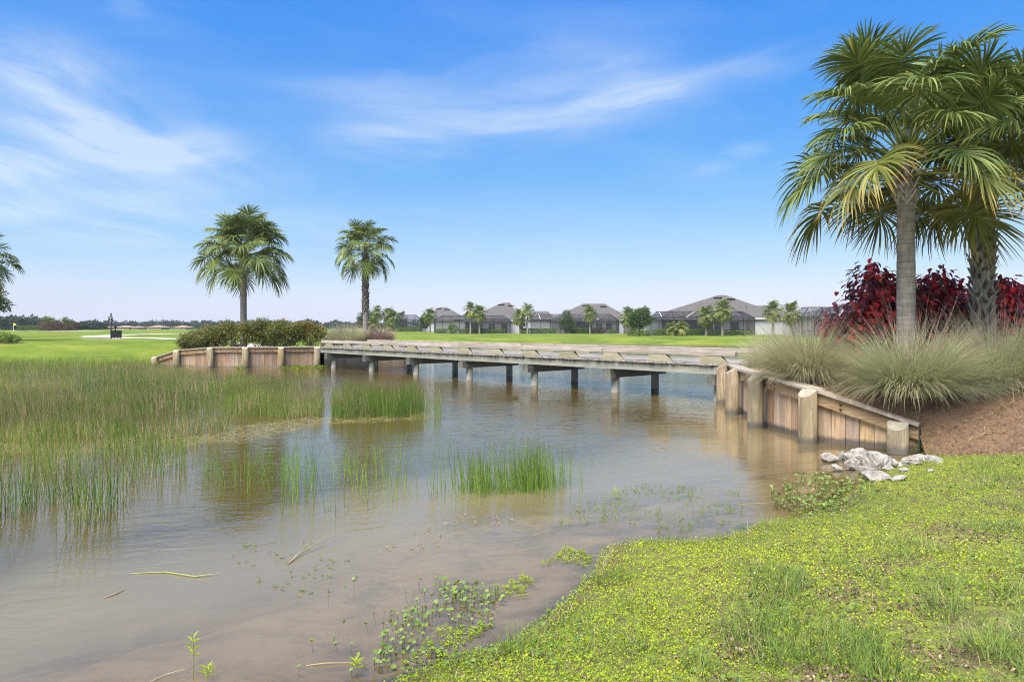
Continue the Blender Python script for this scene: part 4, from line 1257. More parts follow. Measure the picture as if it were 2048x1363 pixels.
# ------------------------------------------------------------------ rocks
def rock_mesh(seed, sx, sy, sz):
    import bmesh
    bmx = bmesh.new()
    bmesh.ops.create_icosphere(bmx, subdivisions=4, radius=1.0)
    g = np.random.default_rng(seed)
    o = g.uniform(-50, 50, 3)
    pl_ = [(lambda d_: (d_ / np.linalg.norm(d_), g.uniform(.5, .88)))(g.normal(size=3)) for _ in range(12)]
    for v in bmx.verts:
        p = np.array(v.co)
        for nrm, h_ in pl_:
            k = p @ nrm
            if k > h_: p = p - nrm * (k - h_) * .97
        r = 1 + .20 * (fbm(p[0] * 2.2 + o[0], p[1] * 2.2 + p[2] * 1.7 + o[1], 3) - .5) + .22 * (fbm(p[0] * 5 + o[2], p[1] * 5 - p[2] * 5 + o[0], 3) - .5)
        v.co = Vector(p * r * np.array([sx, sy, sz]))
    me = bpy.data.meshes.new('rock'); bmx.to_mesh(me); bmx.free()
    me.materials.append(MATS['limestone'])
    return me
ROCKS = [(1659, 912, 20, 13, 'small pale rock in the water, leftmost of the pile'), (1681, 908, 13, 12, 'small rounded rock second from the left end of the pile'), (1697, 911, 14, 13, 'grey tilted rock left of the topmost rock'),
         (1712, 902, 22, 12, 'topmost flat pale rock against the wall'), (1722, 912, 26, 16, 'broad white rock below the topmost one'), (1706, 926, 22, 14, 'pitted rock at the front left of the pile'),
         (1753, 921, 34, 24, 'largest round white boulder in the middle of the pile'), (1783, 926, 20, 14, 'white lumpy rock right of the largest boulder'), (1676, 931, 16, 7, 'low rock half under water at the left'),
         (1731, 937, 24, 11, 'tan rock in front of the largest boulder'), (1748, 950, 40, 12, 'long flat white slab at the front of the pile'), (1776, 962, 18, 8, 'flat rock at the front edge by the grass'),
         (1795, 966, 20, 8, 'pale rock sunk in the grass at the front'), (1826, 917, 30, 9, 'long grey rock leaning on the mulch'), (1868, 925, 22, 13, 'pale rock at the right end of the pile'),
         (1798, 931, 10, 7, 'small grey stone right of the lumpy rock'), (1813, 930, 13, 9, 'small tan stone between the pile and the end rock'), (1834, 932, 12, 8, 'small round stone beside the end rock'),
         (1806, 945, 14, 8, 'small broken stone in front of the tan stone'), (1776, 938, 12, 7, 'small tan stone under the lumpy rock'), (1861, 956, 8, 5, 'tiny white stone alone in the grass')]
for i, (px, py, hw, hh, lab) in enumerate(ROCKS):
    x, y = at(px, py + hh * .5, 0.03)
    z0 = max(0.0, float(height(np.array([x]), np.array([y]))[0][0]))
    k = y / F
    o = link('limestone_rock', rock_mesh(500 + i, hw * k * .86, hw * k * .7, hh * k * 1.0), None, (x, y, z0 + hh * k * .55), (random.uniform(-.15, .15), random.uniform(-.25, .25), random.uniform(-.5, .5)))
    tag(o, lab, 'rock', 'white rocks at the wall end')
# ------------------------------------------------------------------ rushes in the pond
def sample_poly(pix, n, power=0.0, seed=0):
    """points in the pond inside an outline given on the water level; even per square metre"""
    g = np.random.default_rng(seed)
    P = np.array([at(*p) for p in pix])
    lo, hi = P.min(0), P.max(0)
    out = []
    while sum(map(len, out)) < n:
        q_ = g.uniform(lo, hi, (n * 3, 2))
        q_ = q_[inside(P, q_[:, 0], q_[:, 1])]
        if power:
            q_ = q_[g.random(len(q_)) < np.minimum(1, (lo[1] / q_[:, 1]) ** power)]
        out.append(q_)
    return np.concatenate(out)[:n]
def rushes(name, label, Q, Hm, wid, mat, seed, dead=.12, vmean=.4, lean=.10, clump=0.0, cat='rushes'):
    global rng
    rng = np.random.default_rng(seed)
    n = len(Q)
    z = np.full(n, -0.10)
    pat = np.clip((fbm(Q[:, 0] * .9 + seed, Q[:, 1] * .9) - .5) * 1.6 + .5, 0, 1)
    hue = fbm(Q[:, 0] * .6 + 2 * seed, Q[:, 1] * .6 + 5) - .5
    H = Hm * (.40 + 1.0 * pat) * rng.uniform(.7, 1.2, n) + .12
    v = np.clip(rng.normal(vmean, .15, n) + hue * 1.1, 0, .8)
    isdead = rng.random(n) < dead * 3.2 * np.clip(fbm(Q[:, 0] * 1.1, Q[:, 1] * 1.1 + 9) - .28, 0, 1)
    v = np.where(isdead, rng.uniform(.85, 1, n), v)
    ln = np.abs(rng.normal(0, lean, n)) + np.where(isdead, rng.random(n) * .35, 0)
    wind = rng.normal(2.6, 1.3, n)
    V_, F_, A_ = blades(np.c_[Q, z], wind, H, ln, rng.uniform(-.05, .22, n), wid * rng.uniform(.7, 1.25, n), 2, v, 3)
    tag(link(name, mesh_np(name, V_, F_, mat, A_)), label, cat, kind='stuff')
def thin(Q, f, th, soft=.12):
    return Q[ss(th - soft, th + soft, f) > np.random.default_rng(3).random(len(Q))]
MASS = [(-220, 872), (60, 888), (230, 884), (330, 878), (430, 868), (540, 850), (642, 838), (650, 806), (610, 776), (520, 768), (430, 752), (300, 741), (150, 737), (0, 736), (-160, 737), (-260, 760)]
Q = sample_poly(MASS, 46000, 1.25, 601)
Q = thin(Q, fbm(Q[:, 0] * .7, Q[:, 1] * .7) + .16 * (vnoise(Q[:, 0] * 2.2, Q[:, 1] * 2.2) - .5), .515, .045)
rushes('rushes', 'dense stand of green spike rushes filling the left of the pond', Q, .54, .0085, 'rush', 601, dead=.38, vmean=.48)
Q = sample_poly([(662, 838), (740, 844), (846, 830), (850, 806), (822, 790), (795, 800), (760, 790), (720, 798), (690, 786), (668, 794)], 4800, 0, 602)
Q = thin(Q, fbm(Q[:, 0] * 1.3 + 4, Q[:, 1] * 1.3), .42, .07)
rushes('rushes', 'separate block of rushes at the tip of the stand, with brown bases', Q, .60, .0085, 'rush', 602, dead=.26, vmean=.45)
Q = sample_poly([(-260, 1010), (0, 1060), (170, 1060), (290, 985), (370, 945), (440, 905), (460, 885), (330, 888), (0, 896), (-260, 890)], 3400, 0, 603)
Q = thin(Q, fbm(Q[:, 0] * 1.6, Q[:, 1] * 1.6) + .12 * ss(8.5, 11.5, Q[:, 1]) + .08 * ss(-5, -7.5, Q[:, 0]), .63, .06)
rushes('rushes', 'thin scattered rushes in the open water at the lower left', Q, .52, .0075, 'rush', 603, dead=.10, vmean=.45, lean=.14)
g = np.random.default_rng(604)
cA, cB = at(930, 985), at(1075, 975)
k = g.random(620)
Q = np.concatenate([cA + (cB - cA) * k[:, None] + g.normal(0, 1, (620, 2)) * [.26, .20], at(1070, 972) + g.normal(0, 1, (220, 2)) * [.18, .16]])
Q = thin(Q, fbm(Q[:, 0] * 2.4, Q[:, 1] * 2.4), .40)
rushes('rushes', 'bright green clump of young rushes in the middle of the pond', Q, .52, .007, 'rush_young', 604, dead=.04, vmean=.5, lean=.12)
Q = np.concatenate([sample_poly([(560, 1040), (830, 1030), (840, 930), (760, 905), (560, 960)], 420, 0, 605), sample_poly([(850, 1010), (1190, 980), (1190, 900), (900, 890)], 170, 0, 606),
                    sample_poly([(400, 980), (600, 1000), (600, 930), (400, 940)], 200, 0, 607), sample_poly([(820, 850), (885, 850), (885, 815), (820, 815)], 150, 0, 608)])
Q = thin(Q, fbm(Q[:, 0] * 2.6, Q[:, 1] * 2.6), .50)
rushes('rushes', 'sparse single rush stems standing in open water', Q, .44, .0065, 'rush_young', 605, dead=.05, vmean=.45, lean=.15)
# fallen dead stems floating at the feet of the stand
g = np.random.default_rng(610)
Q = np.concatenate([sample_poly([(180, 905), (480, 885), (640, 850), (860, 838), (860, 822), (600, 838), (200, 880)], 1500, 0, 611), sample_poly([(-160, 910), (200, 905), (200, 890), (-160, 885)], 400, 0, 612)])
rng = g
V_, F_, A_ = blades(np.c_[Q, np.full(len(Q), .006)], g.uniform(0, 6.28, len(Q)), g.uniform(.15, .55, len(Q)), np.full(len(Q), 1.53), g.uniform(-.06, .06, len(Q)), np.full(len(Q), .007), 2, np.clip(g.normal(.88, .1, len(Q)), 0, 1), 2)
tag(link('fallen_stems', mesh_np('fallen_stems', V_, F_, 'rush', A_)), 'bleached fallen rush stems floating at the edge of the stand', 'rushes', kind='stuff')
# fringe of long grass where the lawn meets the marsh
g = np.random.default_rng(613); rng = g
X = g.uniform(-34, -17.5, 16000); Y = g.uniform(32.5, 36.5, 16000)
h_, d_ = height(X, Y)
k = (d_ > -.6) & (d_ < 1.7 * g.random(len(X)) + .2) & ~in_bed(X, Y)
V_, F_, A_ = blades(np.stack([X, Y, np.maximum(h_, 0) - .01], 1)[k], g.uniform(0, 6.28, k.sum()), g.uniform(.12, .42, k.sum()), np.abs(g.normal(.1, .15, k.sum())), g.uniform(0, .5, k.sum()), np.full(k.sum(), .012), 2, np.clip(g.normal(.5, .18, k.sum()), 0, 1), 2)
tag(link('shore_grass', mesh_np('shore_grass', V_, F_, 'turf', A_)), 'rough grass fringe between the left lawn and the rushes', 'grass', kind='stuff')
# weeds along the foot of the far wall
X = g.uniform(-13.5, -9.4, 5000); Y = np.interp(X, [-17, -13, -9.9, -6], [34.0, 33.35, 34.2, 37.4]) + g.normal(0, .22, 5000)
k = (fbm(X * .8, Y) + .1 * ss(-12, -10, X) > .60) & (g.random(5000) < .22)
V_, F_, A_ = leaves(np.stack([X, Y, g.uniform(0, .07, 5000)], 1)[k], rdir(k.sum(), .5), rdir(k.sum(), .8), np.full(k.sum(), .10), np.full(k.sum(), .05), np.clip(g.normal(.3, .2, k.sum()), 0, 1))
tag(link('waterside_weeds', mesh_np('waterside_weeds', V_, F_, 'clover', A_)), 'low green weeds floating at the foot of the far wall', 'weeds', kind='stuff')

# ------------------------------------------------------------------ near bank cover
g = np.random.default_rng(620); rng = g
def bank_points(n, rmax=13.5, pw=1.25, a0=-62, a1=62):
    az = np.radians(g.uniform(a0, a1, n))
    r_ = (1.6 ** (2 - pw) + g.random(n) * (rmax ** (2 - pw) - 1.6 ** (2 - pw))) ** (1 / (2 - pw))
    X, Y = r_ * np.sin(az), r_ * np.cos(az)
    h_, d_ = near_height(X, Y)
    return X, Y, h_, d_
def bank_keep(X, Y, h_, d_, wet=0.0):
    j = (vnoise(X * 5, Y * 5) - .35) * .55
    return (d_ > wet) & ~in_bed(X - j * .6, Y + j) & ((X > -3) | (Y < 3.5))
def bank_z(X, Y):
    return np.maximum(bedz(np.c_[X, Y]), 0)
X, Y, h_, d_ = bank_points(860000)
yel = fbm(X * .55 + 3, Y * .55 + 1)                      # large patches of the yellow-green creeper
patch = fbm(X * 2.6 + 31, Y * 2.6 + 7, 4)
far_in = ss(.9, 2.8, d_)
wet_side = 1 - far_in
pc = np.clip(wet_side * .98 + far_in * (.06 + .72 * ss(.46, .60, patch + (yel - .5) * .5)), 0, 1)
bwn = ss(.48, .58, fbm(X * 3.1 + 40, Y * 3.1 + 8, 4)) * ss(.66, .46, fbm(X * .8 + 13, Y * .8)) * ss(.7, 1.8, d_)      # worn patches of dead thatch
pc *= 1 - .85 * bwn
k = bank_keep(X, Y, h_, d_, -.05) & (g.random(len(X)) < pc)
X1, Y1, d1, y1, f1 = X[k], Y[k], d_[k], yel[k], far_in[k]
n1 = len(X1)
lift = g.random(n1) ** 1.4 * (.02 + .06 * np.clip(patch[k] - .25, 0, 1))
v1 = np.clip(.80 - .28 * f1 + (y1 - .5) * 1.0 + (fbm(X1 * 4, Y1 * 4 + 60) - .5) * .7 + g.normal(0, .13, n1) - .28 * (lift < .007), 0, 1)
sz = g.uniform(.005, .012, n1) + .012 * g.random(n1) ** 4
V_, F_, A_ = leaves(np.stack([X1, Y1, bank_z(X1, Y1) + lift], 1), rdir(n1, .15), rdir(n1, 1.6), sz, sz * .8, v1, .15, .05)
tag(link('creeping_groundcover', mesh_np('creeping_groundcover', V_, F_, 'clover', A_)), 'yellow-green creeping ground cover on the near bank', 'ground cover', kind='stuff')
# grass blades
X, Y, h_, d_ = bank_points(360000)
tuft = fbm(X * 2.2 + 11, Y * 2.2, 4)
pg = np.clip(.12 + .30 * ss(.5, 2, d_) + .75 * ss(.3, 2.4, d_) * ss(.50, .64, tuft), 0, 1)
k = bank_keep(X, Y, h_, d_, .02) & (g.random(len(X)) < pg)
n2 = k.sum()
tt = tuft[k]
V_, F_, A_ = blades(np.stack([X[k], Y[k], bank_z(X[k], Y[k]) - .003], 1), g.uniform(0, 6.28, n2), (.03 + .11 * ss(.4, .7, tt)) * g.uniform(.6, 1.5, n2), g.uniform(.15, 1.0, n2), g.uniform(.2, 1.2, n2), g.uniform(.0025, .005, n2), 2,
                    np.clip(g.normal(.38, .15, n2) + (fbm(X[k] * 1.1, Y[k] * 1.1 + 20) - .5) * .5 + .45 * (g.random(n2) < .16), 0, 1), 2)
tag(link('bank_grass', mesh_np('bank_grass', V_, F_, 'turf', A_)), 'short coarse grass growing through the near bank', 'grass', kind='stuff')
# dead brown leaf litter
X, Y, h_, d_ = bank_points(300000)
bw = fbm(X * 3.1 + 40, Y * 3.1 + 8, 4)
k = bank_keep(X, Y, h_, d_, .25) & (g.random(len(X)) < .10 + .9 * ss(.48, .58, bw) * ss(.66, .46, fbm(X * .8 + 13, Y * .8)) * ss(.7, 1.8, d_))
n3 = k.sum(); sz = g.uniform(.010, .032, n3)
V_, F_, A_ = leaves(np.stack([X[k], Y[k], bank_z(X[k], Y[k]) + g.random(n3) * .035], 1), rdir(n3), rdir(n3, 1), sz, sz * .5, np.clip(g.normal(.45, .28, n3), 0, 1))
tag(link('leaf_litter', mesh_np('leaf_litter', V_, F_, 'dead_leaf', A_)), 'dead brown clippings scattered on the near bank', 'leaf litter', kind='stuff')
# round pennywort leaves in the turf
X, Y, h_, d_ = bank_points(16000)
k = bank_keep(X, Y, h_, d_, .0) & (fbm(X * .9 + 70, Y * .9) + .12 * ss(7, 9, Y) > .54)
n4 = k.sum()
V_, F_, A_ = discs(np.stack([X[k], Y[k], h_[k] + g.uniform(.015, .05, n4)], 1), rdir(n4, 2.5), g.uniform(.009, .017, n4), np.clip(g.normal(.4, .2, n4), 0, 1))
tag(link('pennywort_leaves', mesh_np('pennywort_leaves', V_, F_, 'pennywort', A_)), 'round pennywort leaves scattered in the near turf', 'weeds', kind='stuff')
# tiny white flowers
X, Y, h_, d_ = bank_points(9000)
k = bank_keep(X, Y, h_, d_, .05) & (d_ < 1.6) & (fbm(X * 1.3 + 5, Y * 1.3 + 90) > .55) & (g.random(len(X)) < .4)
n5 = k.sum()
V_, F_, A_ = discs(np.stack([X[k], Y[k], h_[k] + g.uniform(.04, .06, n5)], 1), rdir(n5, 2.5), g.uniform(.003, .005, n5), np.zeros(n5), 5)
tag(link('white_flowers', mesh_np('white_flowers', V_, F_, 'flower_white', A_)), 'tiny white flowers dotted along the near shore', 'flowers', kind='stuff')
# grass tufts that stand out, each a plant of its own
def tuft_plant(label, px, py, n, Hm, seed, vv=.45, spread=.07, wid=.004):
    global rng
    rng = np.random.default_rng(seed)
    x, y = at(px, py, .02)
    for _ in range(4):
        z = float(height(np.array([x]), np.array([y]))[0][0]); x, y = at(px, py, max(z, 0))
    a = rng.uniform(0, 6.28, n); r_ = spread * np.sqrt(rng.random(n))
    V_, F_, A_ = blades(np.stack([r_ * np.cos(a), r_ * np.sin(a), np.full(n, -.01)], 1), a + rng.normal(0, .5, n), Hm * rng.uniform(.5, 1.1, n), rng.uniform(.05, .8, n), rng.uniform(.2, 1.0, n), np.full(n, wid), 4, np.clip(rng.normal(vv, .12, n), 0, 1), 2)
    o = link('grass_tuft', mesh_np('grass_tuft', V_, F_, 'turf', A_), None, (x, y, max(z, 0)))
    tag(o, label, 'grass tuft', 'grass tufts on the near bank')
for i, (lab, px, py, n_, Hm, vv, sp) in enumerate((
    ('bluish grass tuft on the shore below the middle rushes', 1225, 1165, 150, .20, .25, .16), ('spreading grass tuft at the bottom of the shore', 1035, 1300, 110, .17, .3, .12),
    ('bright grass tuft near the lower edge, right of centre', 1400, 1340, 110, .17, .5, .08), ('tall loose grass tuft at the right of the bank', 1900, 1230, 90, .30, .45, .16),
    ('grass tuft at the right edge in the lower corner', 1985, 1310, 90, .22, .4, .12), ('small grass tuft below the end of the rocks', 1955, 935, 90, .2, .45, .2),
    ('yellow-green tuft on the shore point', 1550, 1052, 160, .11, .62, .16), ('loose grass tuft in the middle of the bank', 1700, 1300, 80, .2, .45, .12),
    ('grass tuft high on the bank by the mulch', 2010, 890, 90, .2, .4, .2))):
    tuft_plant(lab, px, py, n_, Hm, 640 + i, vv, sp)

# ------------------------------------------------------------------ plants standing in the shallow water
def pennywort_patch(name, label, pix, n, hmax, seed, size=(.012, .022), dens=.0):
    global rng
    rng = np.random.default_rng(seed)
    Q = sample_poly(pix, n, 0, seed)
    if dens: Q = Q[fbm(Q[:, 0] * 3 + seed, Q[:, 1] * 3) > dens]
    n = len(Q)
    hh = rng.uniform(.01, hmax, n) * (rng.random(n) > .25)+.004
    ln = rng.normal(0, .02, (n, 2))
    top = np.c_[Q + ln, hh]
    Vd, Fd, Ad = discs(top, rdir(n, 3), rng.uniform(*size, n), np.clip(rng.normal(.6, .22, n), 0, 1), 8)
    r1 = np.full(n, .0022)
    a = np.array([[-1, 0], [.5, .87], [.5, -.87]])
    lo = np.concatenate([np.repeat(Q[:, None, :], 3, 1) + a[None] * .002, np.full((n, 3, 1), -.12)], -1)
    hi = np.concatenate([np.repeat(top[:, None, :2], 3, 1) + a[None] * .0015, np.repeat(top[:, None, 2:], 3, 1)], -1)
    Vs = np.concatenate([lo, hi], 1).reshape(-1, 3)
    b_ = (np.arange(n) * 6)[:, None]
    Fs = np.concatenate([b_ + np.array([[i, (i + 1) % 3, 3 + (i + 1) % 3]]) for i in range(3)] + [b_ + np.array([[i, 3 + (i + 1) % 3, 3 + i]]) for i in range(3)], 1).reshape(-1, 3)
    V_, F_, A_ = join_np([(Vd, Fd, Ad), (Vs, Fs, {'v': np.full(len(Vs), .1)})])
    tag(link(name, mesh_np(name, V_, F_, 'pennywort', A_)), label, 'water plant', kind='stuff')
pennywort_patch('pennywort', 'round-leaved pennywort standing in the shallows near the rocks', [(1540, 985), (1600, 952), (1680, 958), (1745, 975), (1770, 1000), (1690, 1022), (1600, 1040), (1550, 1020)], 640, .11, 651, (.011, .025), .42)
pennywort_patch('pennywort', 'pennywort leaves on stalks in the shallows at the bottom middle', [(730, 1330), (800, 1225), (900, 1160), (1010, 1180), (980, 1250), (900, 1300), (800, 1345)], 330, .07, 652, (.010, .019), .44)
pennywort_patch('pennywort', 'scattered pennywort pads floating left of the shore', [(560, 1363), (620, 1200), (800, 1100), (960, 1130), (760, 1270), (700, 1363)], 90, .03, 653, (.009, .016), .5)
def sprigs(name, label, pix, n, hmax, seed, dens=0.0, mat='clover', v0=.45):
    """small upright leafy shoots"""
    global rng
    rng = np.random.default_rng(seed)
    Q = sample_poly(pix, n, 0, seed)
    if dens: Q = Q[fbm(Q[:, 0] * 2.5 + seed, Q[:, 1] * 2.5) > dens]
    n = len(Q); parts = []
    H = rng.uniform(.3, 1, n) * hmax
    zb = np.maximum(hgt(Q), -.01)
    for k in range(7):
        f = (k + .5) / 7
        P = np.c_[Q + rng.normal(0, .004, (n, 2)), zb + H * f]
        a = rng.uniform(0, 6.28, n)
        D = np.stack([np.cos(a), np.sin(a), np.full(n, .5)], 1)
        L = rng.uniform(.012, .028, n)
        parts.append(leaves(P, D, np.tile([0, 0, 1.], (n, 1)) + rng.normal(0, .2, (n, 3)), L, L * .38, np.clip(rng.normal(v0, .18, n), 0, 1)))
    V_, F_, A_ = join_np(parts)
    tag(link(name, mesh_np(name, V_, F_, mat, A_)), label, 'water plant', kind='stuff')
sprigs('water_weed', 'leafy weed shoots in the shallows before the shore point', [(1110, 1050), (1180, 1000), (1300, 965), (1480, 985), (1500, 1060), (1380, 1070), (1240, 1060)], 520, .075, 661, .46, v0=.3)
sprigs('water_weed', 'leafy weed shoots along the lower shore line', [(870, 1330), (1000, 1240), (1130, 1170), (1230, 1080), (1180, 1060), (1080, 1130), (930, 1210), (800, 1330)], 900, .045, 662, .44, v0=.6)
sprigs('water_weed', 'small drifting weed sprigs in open shallow water', [(420, 1190), (480, 1090), (620, 1080), (700, 1120), (660, 1190), (520, 1200)], 70, .05, 663, .45, v0=.25)
sprigs('water_weed', 'reddish dying weed sprigs in the middle shallows', [(720, 1110), (820, 1070), (920, 1030), (1060, 1040), (1000, 1075), (840, 1100)], 90, .05, 664, .45, 'dead_leaf', .9)
def star_plant(label, px, py, H, seed, n=12):
    global rng
    rng = np.random.default_rng(seed)
    x, y = at(px, py)
    root = empty('water_plant', (x, y, 0)); tag(root, label, 'water plant')
    MB().tube([(0, 0, -.2), (.004, 0, H * .5), (0, .004, H)], [.003, .0026, .0018], 6).build('stem', 'petiole', root)
    f = np.linspace(.35, 1, n); a = np.arange(n) * 2.4
    V_, F_, A_ = leaves(np.stack([0 * f, 0 * f, H * f], 1), np.stack([np.cos(a), np.sin(a), .35 + .5 * f], 1), np.tile([0, 0, 1.], (n, 1)), np.full(n, .062), np.full(n, .013), np.full(n, .72))
    link('leaves', mesh_np('leaves', V_, F_, 'clover', A_), root)
star_plant('upright narrow-leaved plant standing in the water at the bottom left', 386, 1330, .16, 671)
star_plant('narrow-leaved plant at the bottom edge beside the upright one', 414, 1363, .08, 672, 14)
star_plant('small narrow-leaved plant in the water near the pennywort at the bottom', 712, 1345, .07, 673, 12)
star_plant('single leafy weed standing in the water off the shore point', 1231, 1000, .12, 674, 12)
def stalk(label, pts, r_, mat='straw_pale'):
    P3 = [np.r_[at(px, py, z), z] for px, py, z in pts]
    o = P3[0]
    ob = MB().tube([tuple(p - o) for p in P3], r_, 6).build('dry_stalk', mat, None, loc=tuple(o))
    tag(ob, label, 'stalk', 'dry stalks lying in the water')
plain('straw_pale', (0.27, 0.225, 0.13), .7, var=.25, scale=20)
plain('straw_green', (0.20, 0.23, 0.065), .6, var=.25, scale=20)
stalk('bent dry stalk sticking up out of the water below the palm reflection', [(573, 1130, .0), (600, 1105, .03), (640, 1082, .06), (676, 1060, .09)], [.006, .005, .004, .002])
stalk('second thin stalk beside the bent dry stalk', [(575, 1128, .0), (612, 1090, .03), (650, 1072, .05)], [.004, .003, .0015])
stalk('long yellow-green reed leaf floating in the water', [(262, 1146, .004), (330, 1143, .008), (390, 1152, .008), (438, 1146, .02)], [.003, .006, .006, .002], 'straw_green')
stalk('short dry stalk floating at the left', [(208, 1195, .004), (232, 1186, .008), (250, 1178, .004)], [.004, .005, .002])
stalk('dry twig lying in the shallows at the bottom', [(612, 1330, .004), (650, 1325, .01), (705, 1324, .004)], [.003, .004, .002])
stalk('dry stem trailing from the plant at the bottom left', [(300, 1363, .004), (330, 1348, .01), (372, 1336, .03)], [.003, .003, .002])
stalk('thin straw lying on the bank grass', [(1430, 1150, .12), (1465, 1158, .13), (1512, 1147, .12)], [.002, .002, .0015])
stalk('thin floating straw off the shore point', [(1480, 1008, .004), (1550, 1004, .006), (1625, 1012, .004)], [.003, .003, .002])

# ------------------------------------------------------------------ pine straw needles on the near bed
g = np.random.default_rng(690); rng = g
Vb, poly = BEDS[0]
lo, hi = poly.min(0), poly.max(0)
n = 72000
X = g.uniform(4.5, 14, n); Y = g.uniform(8.6, 20, n)
k = inside(poly, X, Y) & (g.random(n) < np.clip((11.2 / Y) ** 3.2, 0, 1))
Q = np.c_[X[k], Y[k]]
z = bedz(Q)
n = len(Q)
V_, F_, A_ = blades(np.c_[Q, z + g.random(n) * .05 + .003], g.uniform(0, 6.28, n), g.uniform(.10, .26, n), g.normal(1.45, .2, n), g.uniform(-.25, .35, n), g.uniform(.004, .009, n), 2, np.clip(g.normal(.5, .3, n), 0, 1), 2)
tag(link('pine_straw', mesh_np('pine_straw', V_, F_, 'straw', A_)), 'loose brown pine needles covering the near bed', 'mulch', kind='stuff')
# ------------------------------------------------------------------ houses across the water
def house(label, d, px_c0, px_c1, px_b0, px_b1, px_r0, px_r1, ridge_py, ztop, seed, wing=None, eave=2.95, depth=14.0, cage_d=4.2, diag=False, bays=8, wall_mat='stucco_grey', layout=None):
    rs = random.Random(seed)
    k = d / F
    x0 = atx(px_c0, d)
    g0 = float(height(np.array([atx((px_c0 + px_c1) / 2, d)]), np.array([d + 2.0]))[0][0])
    root = empty('house', (x0, d, g0))
    tag(root, label, 'house')
    W = (px_c1 - px_c0) * k
    kb = (d + cage_d) / F
    bx0, bx1 = (px_b0 - 1024) * kb - x0, (px_b1 - 1024) * kb - x0
    kr = (d + cage_d + depth / 2) / F
    rx0, rx1 = (px_r0 - 1024) * kr - x0, (px_r1 - 1024) * kr - x0
    hr = zat(ridge_py, d + cage_d + depth / 2) - g0
    y0, y1 = cage_d, cage_d + depth
    MB().box(bx0, bx1, y0, y1, -.3, eave).build('wall', wall_mat, root)
    ov = .45
    e = [(bx0 - ov, y0 - ov, eave), (bx1 + ov, y0 - ov, eave), (bx1 + ov, y1 + ov, eave), (bx0 - ov, y1 + ov, eave)]
    yr = (y0 + y1) / 2
    mb = MB().add(e + [(rx0, yr, hr), (rx1, yr, hr)], [(0, 1, 5, 4), (1, 2, 5), (2, 3, 4, 5), (3, 0, 4), (3, 2, 1, 0)])
    rf = mb.build('roof', 'shingle', root)
    MB().box(bx0 - ov, bx1 + ov, y0 - ov - .05, y0 - ov, eave - .16, eave + .01).build('fascia_board', 'white_trim', rf)
    MB().box(bx1 + ov, bx1 + ov + .05, y0 - ov, y1 + ov, eave - .16, eave + .01).build('fascia_board', 'white_trim', rf)
    for fx, fz in ((.25, .86), (.75, .80)):
        px_ = rx0 + (rx1 - rx0) * fx + (fx - .5) * 3.0
        zz = eave + (hr - eave) * fz; yy = y0 - ov + (yr - y0 + ov) * fz
        MB().box(px_ - .75, px_ + .75, yy - .30, yy + .2, zz - .02, zz + .17).build('roof_vent', 'bronze', rf)
    MB().lathe([(.05, 0), (.05, .5)], 6).build('vent_pipe', 'bronze', rf, loc=(rx1 + 2.2, y0 + 2.4, eave + (hr - eave) * .40))
    if wing:
        w0, w1, wr0, wr1, wpy, wd = wing
        kw_ = (d + wd) / F
        a, b_ = (w0 - 1024) * kw_ - x0, (w1 - 1024) * kw_ - x0
        c, e_ = (wr0 - 1024) * kw_ - x0, (wr1 - 1024) * kw_ - x0
        hw = zat(wpy, d + wd + 4) - g0
        MB().box(a + .4, b_ - .4, wd, wd + 9, -.3, eave).build('wall', wall_mat, root)
        MB().add([(a, wd - .4, eave + .012), (b_, wd - .4, eave + .012), (b_, wd + 9, eave + .012), (a, wd + 9, eave + .012), (c, wd + 4.3, hw), (e_, wd + 4.3, hw)], [(0, 1, 5, 4), (1, 2, 5), (2, 3, 4, 5), (3, 0, 4), (3, 2, 1, 0)]).build('roof', 'shingle', root)
    # rear openings
    lay = layout or [(.05, .12, .9, 2.3, 0), (.18, .52, .05, 2.45, 1), (.62, .78, .8, 2.25, 0), (.88, .93, .05, 2.2, 1)]
    for f0, f1, z0, z1, big in lay:
        a, b_ = W * f0, W * f1
        if a < bx0 + .1 or b_ > bx1 - .1: 
            a, b_ = max(a, bx0 + .15), min(b_, bx1 - .15)
            if b_ - a < .5: continue
        if big:
            wn = MB().box(a, b_, y0 - .05, y0 - .004, z0, z1).build('sliding_door', 'dark_glass', root)
            for j in range(4):
                xx = a + (b_ - a) * j / 3
                MB().box(xx - .04, xx + .04, y0 - .09, y0 - .052, z0, z1).build('mullion', 'bronze', wn)
        else:
            wn = MB().box(a, b_, y0 - .05, y0 - .004, z0, z1).build('window', 'dark_glass', root)
            fr_ = MB()
            for xx in (a, (a + b_) / 2, b_): fr_.box(xx - .05, xx + .05, y0 - .10, y0 - .052, z0 - .05, z1 + .05)
            fr_.build('frame', 'white_trim', wn)
            MB().box(a - .05, b_ + .05, y0 - .115, y0 - .102, z0 - .06, z0 + .03).build('sill', 'white_trim', wn)
            MB().box(a, b_, y0 - .115, y0 - .102, (z0 + z1) / 2 - .03, (z0 + z1) / 2 + .03).build('frame', 'white_trim', wn)
            MB().box(a - .05, b_ + .05, y0 - .115, y0 - .102, z1 - .03, z1 + .06).build('frame', 'white_trim', wn)
    # screen cage
    ht, ins = ztop, 1.7
    xs = np.linspace(0, W, bays + 1)
    t = .09
    for x in xs:
        MB().box(x - t / 2, x + t / 2, -.01, t, 0, eave).build('cage_post', 'bronze', root)
        xi = min(max(x, ins), W - ins)
        MB().beam((x, .04, eave), (xi, ins, ht), t, t).build('cage_rafter', 'bronze', root)
    for zz in (.9, eave):
        MB().box(t / 2, W - t / 2, .0, .07, zz - .05, zz + .05).build('cage_rail', 'bronze', root)
    MB().box(ins, W - ins, ins - .05, ins + .05, ht - .05, ht + .05).build('cage_rail', 'bronze', root)
